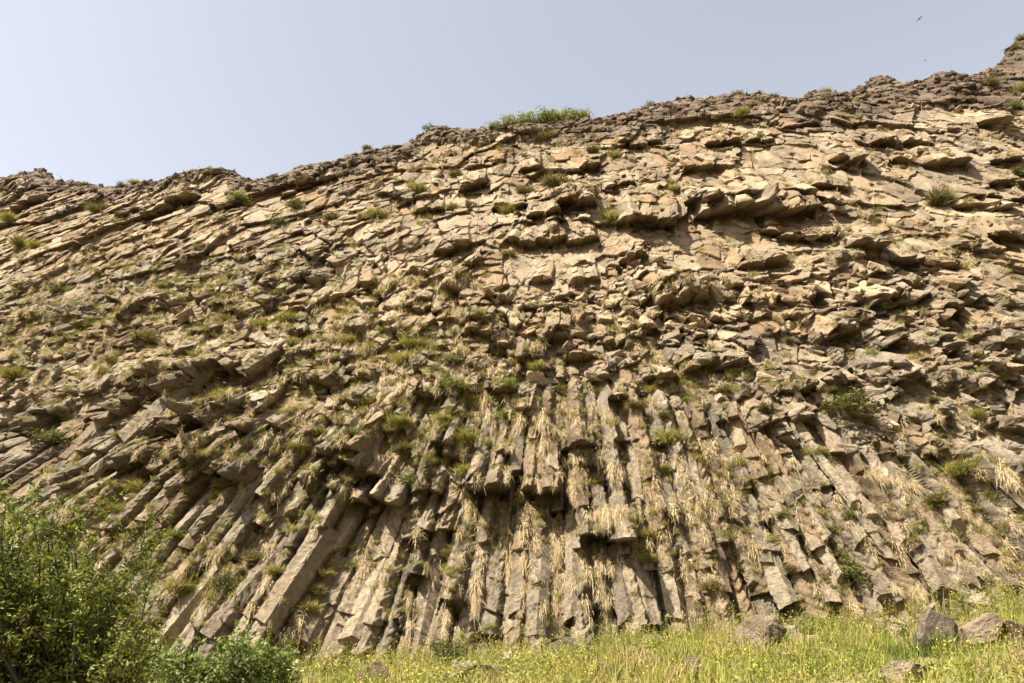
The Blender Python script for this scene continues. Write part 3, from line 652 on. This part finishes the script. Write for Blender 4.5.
for fu in list(range(706, 1030, 17)) + [664, 690]:
    fu = fu + _ra.uniform(-4, 4); fv = _ra.uniform(500, 590) if fu > 690 else _ra.uniform(500, 600); ax0, ay0 = 562.0, 105.0; ln = _ra.uniform(70, 130)
    dd_ = math.hypot(ax0 - fu, ay0 - fv); COLS.append((fu, fv, fu + (ax0 - fu) / dd_ * ln, fv + (ay0 - fv) / dd_ * ln, _ra.uniform(13, 18)))
COLS = COLS[:100]
def mean_relief(u, v):
    d = []
    for a in range(-12, 13, 6):
        for b in range(-10, 11, 5):
            p = surf(u + a, v + b)
            if p is not None: d.append(y_base(p[0], p[2]) - p[1])
    return float(np.median(d)) if d else 0.0
for ck, (fu, fv, hu, hv, wpx) in enumerate(COLS):
    rg = np.random.default_rng(500 + ck)
    fz = min(fv, 640); Rr = wpx / 2 * 33 / FPX
    pb = hit_base(np.array([float(fu)]), np.array([float(fv)]), mean_relief(fu, fz) + (.22 if fu > 780 else .02) + .14 * rg.uniform())[0]
    pt = hit_base(np.array([float(hu)]), np.array([float(hv)]), mean_relief(hu, hv) - .30)[0]
    dep = project(pb)[2]; Rr = wpx / 2 * dep / FPX
    ax = pt - pb; Ln = np.linalg.norm(ax); ax /= Ln
    outw = np.array([0, -.93, .37]); outw -= ax * outw.dot(ax); outw /= np.linalg.norm(outw); sd = np.cross(ax, outw)
    nk = 6 if rg.uniform() < .7 else 5; a0 = rg.uniform(0, 2 * np.pi); M = nk * 4; nrg = max(8, int(Ln / .075))
    ang = a0 + (np.arange(nk) + rg.uniform(-.18, .18, nk)) * 2 * np.pi / nk
    cor = np.stack([np.cos(ang), np.sin(ang)], 1) * rg.uniform(.92, 1.1, (nk, 1))
    ring = np.concatenate([cor[k] + (cor[(k + 1) % nk] - cor[k]) * (np.arange(4)[:, None] / 4) for k in range(nk)])
    tt = np.linspace(0, 1, nrg); VV = []
    for i, t in enumerate(tt):
        h = t * Ln
        bend = .03 * np.sin(h * .9 + ck) * (1 - t)
        q = ring * Rr * (1 + .04 * np.sin(h * 1.3 + ck))
        st = .07 * fbm(np.arctan2(ring[:, 1], ring[:, 0]) * .9 + 50 * ck + 9, np.full(M, h * 5.6) + 2.2 * np.abs(ring[:, 0]), 401, 2) + .025 * fbm(ring[:, 0] * 1.6 + 9 * ck, ring[:, 1] * 1.6 + h * 1.1, 402, 3)
        step =   .12 * (hashf(np.array([int(h / 1.1)]), np.array([ck]), 403)[0] - .5)
        q = q * (1 + (st[:, None] + step) / Rr)
        cen = pb + ax * (h + (.20 * (ring[:, :1] * math.cos(ck) + ring[:, 1:] * math.sin(ck)) * (1 - t) ** 6)) - outw * Rr * .55 + sd * bend
        VV.append(cen + sd * q[:, :1] + outw * q[:, 1:])
    V = np.concatenate(VV); idx = np.arange(nrg * M).reshape(nrg, M); nx = np.roll(idx, -1, 1)
    Fq = np.stack([idx[:-1], idx[1:], nx[1:], nx[:-1]], -1).reshape(-1, 4)
    cap = []
    for e, ri in ((0, idx[0]), (1, idx[-1])):
        c = len(V); V = np.vstack([V, V[ri].mean(0)[None] + (ax * (.05 if e == 0 else 0))])
        for k in range(0, M, 2):
            f = [c, ri[k], ri[(k + 1) % M], ri[(k + 2) % M]]; cap.append(f if e == 0 else [f[0], f[3], f[2], f[1]])
    Fq = np.vstack([Fq, np.array(cap)]); n = len(V)
    tn = rg.uniform(0, .45); to = rg.uniform(.25, .9)
    link('basalt_column', mesh_np('basalt_column', V, Fq, ROCK, False, {'tan': np.full(n, tn), 'tone': np.full(n, to), 'crust': np.zeros(n), 'hue': np.full(n, rg.uniform(.25, .9))}), cliff)

def hull(seed, n=14, sq=(1, 1, 1)):
    rg = np.random.default_rng(seed); bm = bmesh.new()
    for p in rg.uniform(-1, 1, (n, 3)): bm.verts.new(tuple(np.sign(p) * np.abs(p) ** .5 * sq))
    r = bmesh.ops.convex_hull(bm, input=bm.verts)
    bmesh.ops.delete(bm, geom=[g for g in r['geom_interior'] if isinstance(g, bmesh.types.BMVert)], context='VERTS')
    bmesh.ops.bevel(bm, geom=bm.edges[:], offset=.07, segments=1, affect='EDGES')
    bmesh.ops.triangulate(bm, faces=bm.faces); bmesh.ops.subdivide_edges(bm, edges=[e for e in bm.edges if e.calc_length() > .45], cuts=1, use_grid_fill=True); bmesh.ops.triangulate(bm, faces=bm.faces)
    for v in bm.verts: v.co += Vector(rg.normal(0, .035, 3))
    bm.verts.index_update()
    V = np.array([v.co[:] for v in bm.verts]); F = np.array([[v.index for v in f.verts] for f in bm.faces]); bm.free(); return V, F
HULLS = [hull(600 + k, 13 + k % 5, (1, .8, .55 + .3 * (k % 3) / 2)) for k in range(16)]
rg = np.random.default_rng(44)
def rot(a, b, c):
    return np.array(Matrix.Rotation(a, 3, 'Z') @ Matrix.Rotation(b, 3, 'Y') @ Matrix.Rotation(c, 3, 'X'))
def rubble(pts, tans, crusts):
    Vs, Fs, A, B, C = [], [], [], [], []; o = 0
    for (p, s, al), tn, cr in zip(pts, tans, crusts):
        V, F = HULLS[rg.integers(16)]; R_ = rot(rg.normal(0, .5), al + rg.normal(0, .22), rg.normal(.1, .3))
        W = (V * s) @ R_.T + p; Vs.append(W); Fs.append(F + o); o += len(W)
        A.append(np.full(len(W), tn)); B.append(np.full(len(W), rg.uniform(.1, 1))); C.append(np.full(len(W), cr))
    return np.vstack(Vs), np.vstack(Fs), {'tan': np.concatenate(A), 'tone': np.concatenate(B), 'crust': np.concatenate(C), 'hue': np.concatenate(B)}
pts = []; tn = []; cr = []
for _ in range(1500):                   # crest
    u = rg.uniform(-100, 1120); v = float(np.interp(u, SKY_U, SKY_V)) + rg.exponential(7) - 2
    p = surf(u, v, 1)
    if p is None: continue
    s = np.exp(min(rg.normal(-1.75, .45), -1.0)) * np.array([1.2, 1, .8]); pts.append((p + [0, .05, -.1 * s[0]], s, 0)); tn.append(rg.uniform(0, .4)); cr.append(np.clip(rg.normal(.8, .3), 0, 1))
o = link('crest_rubble', mesh_np('crest_rubble', *rubble(pts, tn, cr)[:2], ROCK, False, None), cliff)
rg = np.random.default_rng(44)
def add_attrs(me, at):
    for k, a in at.items(): q = me.attributes.new(k, 'FLOAT', 'POINT'); q.data.foreach_set('value', a.astype(np.float32))
V, F, at = rubble(pts, tn, cr); o.data = mesh_np('crest_rubble', V, F, ROCK, False, at); tag(o, kind='stuff')
pts = []; tn = []; cr = []
for _ in range(5200):                   # angular blocks standing out of the face
    u = rg.uniform(-80, 1100); v = rg.uniform(90, 560)
    cl = np.interp(u, [0, 120, 260, 380, 480, 620, 720, 860, 1024], [455, 425, 430, 425, 400, 385, 425, 455, 470])
    if v > cl and rg.uniform() < .96: continue
    if v < 250 and rg.uniform() < .4: continue
    if 250 < v < 450 and u < 480 and rg.uniform() < .55: continue
    k = ZB[int(v + OY), int(u + OX)]
    if k < 0 or (MK['soil'].flat[k] > .5 or MK['wall'].flat[k] > .3) and rg.uniform() < .8: continue
    p = np.array([X.flat[k], Y.flat[k], Z.flat[k]])
    s = np.exp(min(rg.normal(-1.4, .4), -.75)) * np.array([1.15, .8, .75]); wu = MK['Wu'].flat[k]
    al = math.atan(.0124 * p[0] - .06) * (1 if wu > .5 else 1.6)
    pts.append((p + [0, .35 * s[1], -.02], s, al)); tn.append(float(np.clip(MK['tan'].flat[k] + rg.normal(0, .2), 0, 1))); cr.append(float(MK['crust'].flat[k]))
V, F, at = rubble(pts, tn, cr)
tag(link('loose_block', mesh_np('loose_block', V, F, ROCK, False, at), cliff), kind='stuff')

pts = []
for _ in range(420):                    # broken stone lying along the foot
    x_ = rg.uniform(-22, 28); y_ = y_foot(x_) - abs(rg.normal(0, 1.6)) + .3; s = np.exp(min(rg.normal(-2.0, .5), -.9)) * np.array([1.1, 1, .8])
    pts.append((np.array([x_, y_, ground_z(x_, y_) + s[2] * .5]), s, 0))
V, F, at = rubble(pts, [.3] * len(pts), [0.] * len(pts))
tag(link('foot_rubble', mesh_np('foot_rubble', V, F, ROCK, False, at)), 'small broken stones lying in the weeds along the foot of the cliff', 'rubble', kind='stuff')

# ------------------------------------------------------------------ ground, meadow, boulders
gm, nt, out = new_mat('soil')
geo = N(nt, 'ShaderNodeNewGeometry'); n1 = noise(nt, geo.outputs['Position'], 1.2, 6, .7)
b = N(nt, 'ShaderNodeBsdfPrincipled'); b.inputs['Roughness'].default_value = .95
nt.links.new(ramp(nt, n1, [(.3, (.09, .075, .035)), (.5, (.16, .13, .06)), (.7, (.22, .18, .085))]), b.inputs['Base Color']); nt.links.new(b.outputs[0], out.inputs[0])
gx = np.concatenate([np.linspace(-400, -60, 12), np.arange(-58, 59, .5), np.linspace(60, 400, 12)]); gy = np.concatenate([np.linspace(-400, -62, 30), np.linspace(-60, 1, 150)])
Gx = np.repeat(gx[None], len(gy), 0); yf = y_foot(np.clip(gx, -50, 50))
Gy = np.where(gy[:, None] < -60, gy[:, None], -60 + (gy[:, None] + 60) / 61 * (yf[None] + 62.5))
Gz = ground_z(np.clip(Gx, -50, 50), Gy) + np.where(Gy < -14, 2.5, 0) * fbm(Gx * .06, Gy * .06, 9, 4)
i2 = np.arange(Gx.size).reshape(Gx.shape)
ground = link('ground', mesh_np('ground', np.stack([Gx, Gy, Gz], -1).reshape(-1, 3), np.stack([i2[:-1, :-1], i2[:-1, 1:], i2[1:, 1:], i2[1:, :-1]], -1).reshape(-1, 4), gm, True))
tag(ground, kind='structure')

M_MEADOW = leaf_mat('meadow_grass', [(.36, .25, .14), (.38, .30, .11), (.31, .29, .055), (.20, .225, .032), (.085, .115, .02)], .3, .7, objvar=0)
M_YELLOW = leaf_mat('yellow_petal', [(.45, .36, .03), (.66, .54, .05)], .2, .6, objvar=0)
rng = np.random.default_rng(77)
nc_ = 15000
cx_ = rng.uniform(-26, 34, nc_); cy_ = 13 + rng.uniform(0, 1, nc_) ** .8 * (y_foot(cx_) + .3 - 13)
ct_ = np.clip(.50 + 1.0 * fbm(cx_ * .45, cy_ * .6, 81, 4, .65) + .06 + rng.normal(0, .17, nc_), 0, 1)
ch_ = np.clip((.36 + .40 * fbm(cx_ * .5, cy_ * .5, 84, 3)) * np.exp(rng.normal(0, .48, nc_)), .07, 1.15)
cr_ = rng.uniform(.05, .20, nc_); nb_ = rng.integers(6, 22, nc_)
ok_ = rng.uniform(size=nc_) < .8 + .9 * fbm(cx_ * .8, cy_ * .8, 83, 3)
k_ = np.repeat(np.flatnonzero(ok_), nb_[ok_]); n = len(k_)
mx = cx_[k_] + rng.normal(0, 1, n) * cr_[k_]; my = cy_[k_] + rng.normal(0, 1, n) * cr_[k_]; mz = ground_z(mx, my)
hgt = np.clip(ch_[k_] * rng.uniform(.5, 1.15, n), .06, 1.0); tone = np.clip(ct_[k_] + rng.normal(0, .12, n), 0, 1)
d = unit(np.stack([rng.normal(0, .28, n), rng.normal(0, .28, n), np.ones(n)], 1))
bend = np.stack([rng.normal(.04, .12, n), rng.normal(0, .12, n), -rng.uniform(0, .25, n)], 1)
V, F, T = blades(np.stack([mx, my, mz - .03], 1), d, hgt, rng.uniform(.014, .034, n), bend, rng, tone)
mo = link('meadow_grass', mesh_np('meadow_grass', V, F, M_MEADOW, False, {'tone': T})); tag(mo, 'tall green and straw coloured grass on the slope at the foot of the cliff', 'grass', kind='stuff')
# broad leaved weeds and yellow flower heads gathered in patches
m = 4200; wx_ = rng.uniform(-24, 30, m * 3); wy_ = 14 + rng.uniform(0, 1, m * 3) * (y_foot(wx_) - 14.2)
pk = fbm(wx_ * .45 + 9, wy_ * .6, 85, 3); s_ = pk > .14; wx_, wy_ = wx_[s_][:m], wy_[s_][:m]
wz_ = ground_z(wx_, wy_)
Pn = np.stack([wx_, wy_, wz_ + rng.uniform(.30, .80, len(wx_))], 1)
Pm = np.repeat(Pn, 3, 0) + rng.normal(0, .05, (len(Pn) * 3, 3))
V, F, T = leaves(Pm, rng.uniform(.014, .034, len(Pm)), rng, rng.uniform(0, 1, len(Pm)), 1.2)
tag(link('yellow_flowers', mesh_np('yellow_flowers', V, F, M_YELLOW, False, {'tone': T})), 'small yellow flower heads scattered through the meadow grass', 'flowers', kind='stuff')
m = 2600; wx_ = rng.uniform(-24, 32, m); wy_ = y_foot(wx_) - rng.exponential(1.8, m) + .35; wz_ = ground_z(wx_, wy_)
hh_ = rng.uniform(.5, 1.25, m) * (1 + .5 * fbm(wx_ * .4, wy_ * .3, 87, 2)); sp = []
d_ = unit(np.stack([rng.normal(0, .15, m), rng.normal(0, .15, m), np.ones(m)], 1)); root_ = np.stack([wx_, wy_, wz_], 1)
sp.append(blades(root_, d_, hh_, np.full(m, .022), np.zeros((m, 3)), rng, rng.uniform(.2, .7, m)))
lp = np.repeat(root_, 9, 0) + np.repeat(d_ * hh_[:, None], 9, 0) * rng.uniform(.3, 1.05, (m * 9, 1)) + rng.normal(0, .06, (m * 9, 3))
sp.append(leaves(lp, rng.uniform(.025, .055, m * 9), rng, np.clip(rng.normal(.45, .3, m * 9), 0, 1), .6))
V, F, T = cat(sp); tag(link('tall_weeds', mesh_np('tall_weeds', V, F, M_TUFT, False, {'tone': T})), 'taller yellow green weeds standing against the foot of the cliff', 'weeds', kind='stuff')
m = 14000; wx_ = rng.uniform(-24, 30, m * 3); wy_ = 14 + rng.uniform(0, 1, m * 3) * (y_foot(wx_) - 14.0)
s_ = fbm(wx_ * .5 + 30, wy_ * .6, 86, 3) > .12; wx_, wy_ = wx_[s_][:m], wy_[s_][:m]
Pn = np.stack([wx_, wy_, ground_z(wx_, wy_) + rng.uniform(.05, .65, len(wx_))], 1); Pm = np.repeat(Pn, 4, 0) + rng.normal(0, .07, (len(Pn) * 4, 3))
V, F, T = leaves(Pm, rng.uniform(.025, .06, len(Pm)), rng, np.clip(rng.normal(.5, .3, len(Pm)), 0, 1), .8)
tag(link('meadow_weeds', mesh_np('meadow_weeds', V, F, M_FRESH, False, {'tone': T})), 'leafy green weeds growing among the meadow grass', 'weeds', kind='stuff')

def boulder_mesh(seed, cuts=11, mat=None):
    bm = bmesh.new(); bmesh.ops.create_icosphere(bm, subdivisions=6, radius=1); rg = np.random.default_rng(seed)
    V = np.array([v.co[:] for v in bm.verts]); F = np.array([[v.index for v in f.verts] for f in bm.faces]); bm.free()
    for _ in range(cuts):
        nrm = unit(rg.normal(size=3)); dd = rg.uniform(.34, .74); h = V @ nrm - dd
        V = V - np.where(h > 0, h, 0)[:, None] * nrm * 1.0
    nv = unit(V); q = .09 * fbm(V[:, 0] * 2.2 + V[:, 2] + seed, V[:, 1] * 2.2 - V[:, 2] * 1.3, seed, 4, .6) + .07 * fbm(V[:, 0] * 7 + V[:, 2] * 5, V[:, 1] * 8 + V[:, 2] * 6, seed + 1, 3)
    return mesh_np('boulder', V + nv * q[:, None], F, mat, False)
BOULD = [(770,650,66,40,-.25,'large pale boulder with a flat tilted top in the right meadow'),(786,662,26,14,.1,'low grey rock tucked under the flat topped boulder'),(818,613,36,18,0,'grey rock at the column feet above the right meadow'),(936,655,56,46,.2,'dark craggy boulder standing in the meadow at lower right'),(912,684,68,38,-.1,'broad mossy rock in front of the dark craggy boulder'),(995,648,64,42,-.2,'rough brown rock outcrop at the right edge of the meadow'),(1021,646,30,34,.3,'dark rock beside the outcrop at the right edge'),(476,684,54,34,.1,'brown rock at the bottom of the meadow left of the middle'),(560,658,36,22,-.1,'half hidden dark rock in the yellow flowers'),(690,680,38,24,.1,'small grey rock at the bottom of the meadow right of the middle'),(444,688,32,22,0,'small dark rock left of the brown rock at the bottom'),(370,686,30,24,.2,'small dark rock in yellow flowers near the lower left bushes'),(318,676,30,22,-.4,'pale broken rock at the edge of the low green shrub'),(862,628,26,18,0,'small flat stone on the green slope at lower right')]
for k, (u, v, w_, h_, tl, lab) in enumerate(BOULD):
    p = hit_ground(u, v); dep = project(p)[2]; Rx = w_ / 2 * dep / FPX; Rz = h_ / 2 * dep / FPX
    o = link('boulder', boulder_mesh(800 + k, mat=DARKROCK if k in (3, 6, 8, 10) else BOULDER), None, (p[0], p[1] + Rx * .3, p[2] + Rz * .52)); o.scale = (Rx * 1.25, Rx * 1.0, Rz * 1.4); o.rotation_euler = (rnd.uniform(-.2, .2), tl, rnd.uniform(-.6, .6))
    tag(o, lab, 'boulder' if w_ > 34 else 'rock', 'rocks in the meadow')
# ------------------------------------------------------------------ bushes in front, birds
M_BUSH = leaf_mat('bush_leaf', [(.040, .050, .005), (.105, .134, .012), (.19, .215, .024), (.32, .32, .09)], .45, .5, objvar=0)
M_PALE = leaf_mat('pale_leaf', [(.04, .06, .008), (.10, .135, .018), (.17, .205, .032), (.32, .34, .14)], .35, .5, objvar=0)
def bush(name, label, cat_, base, tips, mat, seed, lsize, nleaf, thick=.022):
    rg = np.random.default_rng(seed); segs = []; P = []; TN = []
    base = np.array(base, float)
    hubs = [base + np.array([rg.normal(0, .35), rg.normal(0, .3), 0]) for _ in range(7)]
    for tip in tips:
        b0 = hubs[rg.integers(len(hubs))]
        sag = np.array([rg.normal(0, .12), rg.normal(0, .12), .18])
        prev = b0; L = np.linalg.norm(tip - b0); ct = rg.normal(.45, .22)
        for i in range(1, 9):
            t = i / 8; q = b0 + (tip - b0) * t + sag * math.sin(math.pi * t) * L * .4 + rg.normal(0, .02, 3)
            segs.append((prev, q, thick * (1 - (t - .125) * .9), thick * (1 - t * .9) + .002))
            if t > .3:
                for _ in range(3):
                    tw = q + unit(rg.normal(size=3) + [0, -.1, .5]) * rg.uniform(.15, .42) * (1.15 - .5 * t)
                    segs.append((q, tw, .004, .0015)); m = nleaf
                    f = rg.uniform(.15, 1.05, m)[:, None]; P.append(q + (tw - q) * f + rg.normal(0, .035, (m, 3))); TN.append(np.clip(rg.normal(ct, .2, m), 0, 1))
            prev = q
    P = np.vstack(P); TN = np.concatenate(TN)
    ok = P[:, 2] > ground_z(P[:, 0], P[:, 1]) + .05
    P, TN = P[ok], TN[ok]; print(name, 'leaves', len(P))
    V, F, T = leaves(P - base, rg.uniform(.6, 1.25, len(P)) * lsize, rg, TN, .5)
    o = empty(name, base); link('foliage', mesh_np('foliage', V, F, mat, False, {'tone': T}), o)
    SV, SF = tubes([(a - base, c - base, r0, r1) for a, c, r0, r1 in segs], 4); link('branches', mesh_np('branches', SV, SF, M_TWIG, True), o)
    tag(o, label, cat_); return o
def at_depth(u, v, d):                     # a point of the bush: seen here, d metres off
    return EYE + ray(u, v) * d
rg = np.random.default_rng(5); tips = []
outl_u = [-150, -60, 0, 20, 40, 60, 85, 110, 130, 150, 170]; outl_v = [560, 500, 494, 502, 512, 528, 545, 565, 590, 625, 660]
for _ in range(135):
    u = rg.uniform(-150, 150); top = np.interp(u, outl_u, outl_v); v = top + 12 + abs(rg.normal(0, 1)) * 75
    tips.append(at_depth(u, v, rg.uniform(8.3, 10.6)))
for u, v in ((8, 503), (30, 497), (18, 520), (48, 515), (97, 503), (103, 520), (70, 530), (135, 540), (150, 525), (148, 560), (128, 575), (160, 545)):
    tips.append(at_depth(u, v, rg.uniform(9, 10.2)))
bx_, by_ = at_depth(40, 700, 9.4)[:2]
bush('leafy_bush', 'big dark green leafy bush filling the lower left corner', 'bush', (bx_, by_, ground_z(bx_, by_) - .05), tips, M_BUSH, 11, .030, 20)
tips = []
for _ in range(60):
    u = rg.uniform(150, 312); top = np.interp(u, [150, 180, 215, 245, 270, 300, 312], [655, 650, 640, 638, 650, 650, 670]); tips.append(at_depth(u, top + abs(rg.normal(0, 1)) * 22, rg.uniform(12, 13.6)))
bx_, by_ = at_depth(228, 700, 12.8)[:2]
bush('low_shrub', 'low green shrub with pale leaf tips beside the big bush', 'shrub', (bx_, by_, ground_z(bx_, by_) - .05), tips, M_PALE, 12, .045, 11, .014)
tips = []
for _ in range(22):
    u = rg.uniform(428, 470); tips.append(at_depth(u, 640 + abs(rg.normal(0, 10)), rg.uniform(24, 25)))
p = hit_ground(450, 668)
bush('foot_shrub', 'dark green shrub in the meadow at the foot of the tall columns', 'shrub', (p[0], p[1], p[2] - .05), [EYE + (t - EYE) * (np.linalg.norm(p - EYE) / 24.5) for t in tips], M_GREEN, 13, .05, 4, .012)

M_BIRD = leaf_mat('bird_feather', [(.03, .026, .024), (.06, .05, .045)], 0, .8)
def bird(u, v, d, span, roll, yaw, label):
    """gliding bird: one continuous body with spread bent wings, short neck, beak and forked tail"""
    bm = bmesh.new()
    prof = [(-.42, .004, 0), (-.30, .035, 0), (-.16, .06, 0), (0, .072, 0), (.14, .06, .005), (.24, .04, .012), (.30, .042, .02), (.345, .03, .018), (.38, .008, .012), (.42, .002, .008)]
    rings = []
    for y, r, z in prof:
        rings.append([bm.verts.new((r * math.cos(a) * 1.1, y, z + r * math.sin(a) * .85)) for a in [k * math.pi / 4 for k in range(8)]])
    for a, b in zip(rings, rings[1:]):
        for k in range(8): bm.faces.new((a[k], a[(k + 1) % 8], b[(k + 1) % 8], b[k]))
    bm.faces.new(rings[0][::-1]); bm.faces.new(rings[-1])
    for s in (-1, 1):
        st = [(.04, .14, -.14, .03), (.28, .20, -.09, .10), (.58, .13, -.10, .11), (.86, -.02, -.16, .07), (1.0, -.16, -.20, .05)]
        up = [(bm.verts.new((s * x, yl, z + .012)), bm.verts.new((s * x, yt, z))) for x, yl, yt, z in st]
        lo = [(bm.verts.new((s * x, yl, z - .008)), bm.verts.new((s * x, yt, z - .006))) for x, yl, yt, z in st]
        for k in range(4):
            bm.faces.new((up[k][0], up[k + 1][0], up[k + 1][1], up[k][1])); bm.faces.new((lo[k][1], lo[k + 1][1], lo[k + 1][0], lo[k][0]))
            bm.faces.new((lo[k][0], lo[k + 1][0], up[k + 1][0], up[k][0])); bm.faces.new((up[k][1], up[k + 1][1], lo[k + 1][1], lo[k][1]))
        bm.faces.new((up[4][0], lo[4][0], lo[4][1], up[4][1])); bm.faces.new((up[0][1], lo[0][1], lo[0][0], up[0][0]))
        t = [bm.verts.new(c) for c in ((s * .02, -.36, .012), (s * .06, -.36, .008), (s * .15, -.62, 0), (s * .02, -.52, 0))]
        t2 = [bm.verts.new(v_.co - Vector((0, 0, .01))) for v_ in t]
        bm.faces.new(t); bm.faces.new(t2[::-1])
        for k in range(4): bm.faces.new((t[k], t2[k], t2[(k + 1) % 4], t[(k + 1) % 4]))
    bmesh.ops.recalc_face_normals(bm, faces=bm.faces)
    me = bpy.data.meshes.new('bird'); bm.to_mesh(me); bm.free(); me.materials.append(M_BIRD)
    o = link('bird', me, None, at_depth(u, v, d)); o.scale = (span / 2,) * 3; o.rotation_euler = (.1, roll, yaw)
    tag(o, label, 'bird', 'birds gliding over the cliff')
bird(919.5, 18.8, 62, .46, .25, 2.2, 'small dark bird gliding high in the sky near the top edge')
bird(925, 60.5, 62, .32, -.3, .9, 'smaller dark bird gliding just above the crest')
# ------------------------------------------------------------------ light
w = bpy.data.worlds.new('World'); sc.world = w; w.use_nodes = True
nt = w.node_tree; bg = nt.nodes['Background']
st = nt.nodes.new('ShaderNodeTexSky'); st.sky_type = 'NISHITA'; st.sun_disc = False
S = Vector((-.47, -.33, .82)).normalized()
el = math.asin(S.z); az = math.atan2(S.x, S.y)
st.sun_elevation = el; st.sun_rotation = az; st.dust_density = 4.0; st.air_density = 1.2; st.ozone_density = 1.0; st.altitude = 1200
hs = nt.nodes.new('ShaderNodeHueSaturation'); hs.inputs['Saturation'].default_value = .36; hs.inputs['Hue'].default_value = .506; hs.inputs['Value'].default_value = 1.0
nt.links.new(st.outputs[0], hs.inputs['Color']); nt.links.new(hs.outputs[0], bg.inputs[0]); bg.inputs[1].default_value = .095
sun = bpy.data.lights.new('sun', 'SUN'); sun.energy = 5.0; sun.angle = math.radians(.53); sun.color = (1, .935, .82)
so = bpy.data.objects.new('sun', sun); COL.objects.link(so); so.rotation_euler = (-S).to_track_quat('-Z', 'Y').to_euler(); so.location = (-30, -10, 60)
sc.view_settings.view_transform = 'Standard'; sc.view_settings.look = 'None'; sc.view_settings.gamma = 1; sc.view_settings.use_curve_mapping = False
sc.view_settings.exposure = 1.50
sc.cycles.max_bounces = 5; sc.cycles.diffuse_bounces = 3; sc.cycles.transparent_max_bounces = 4
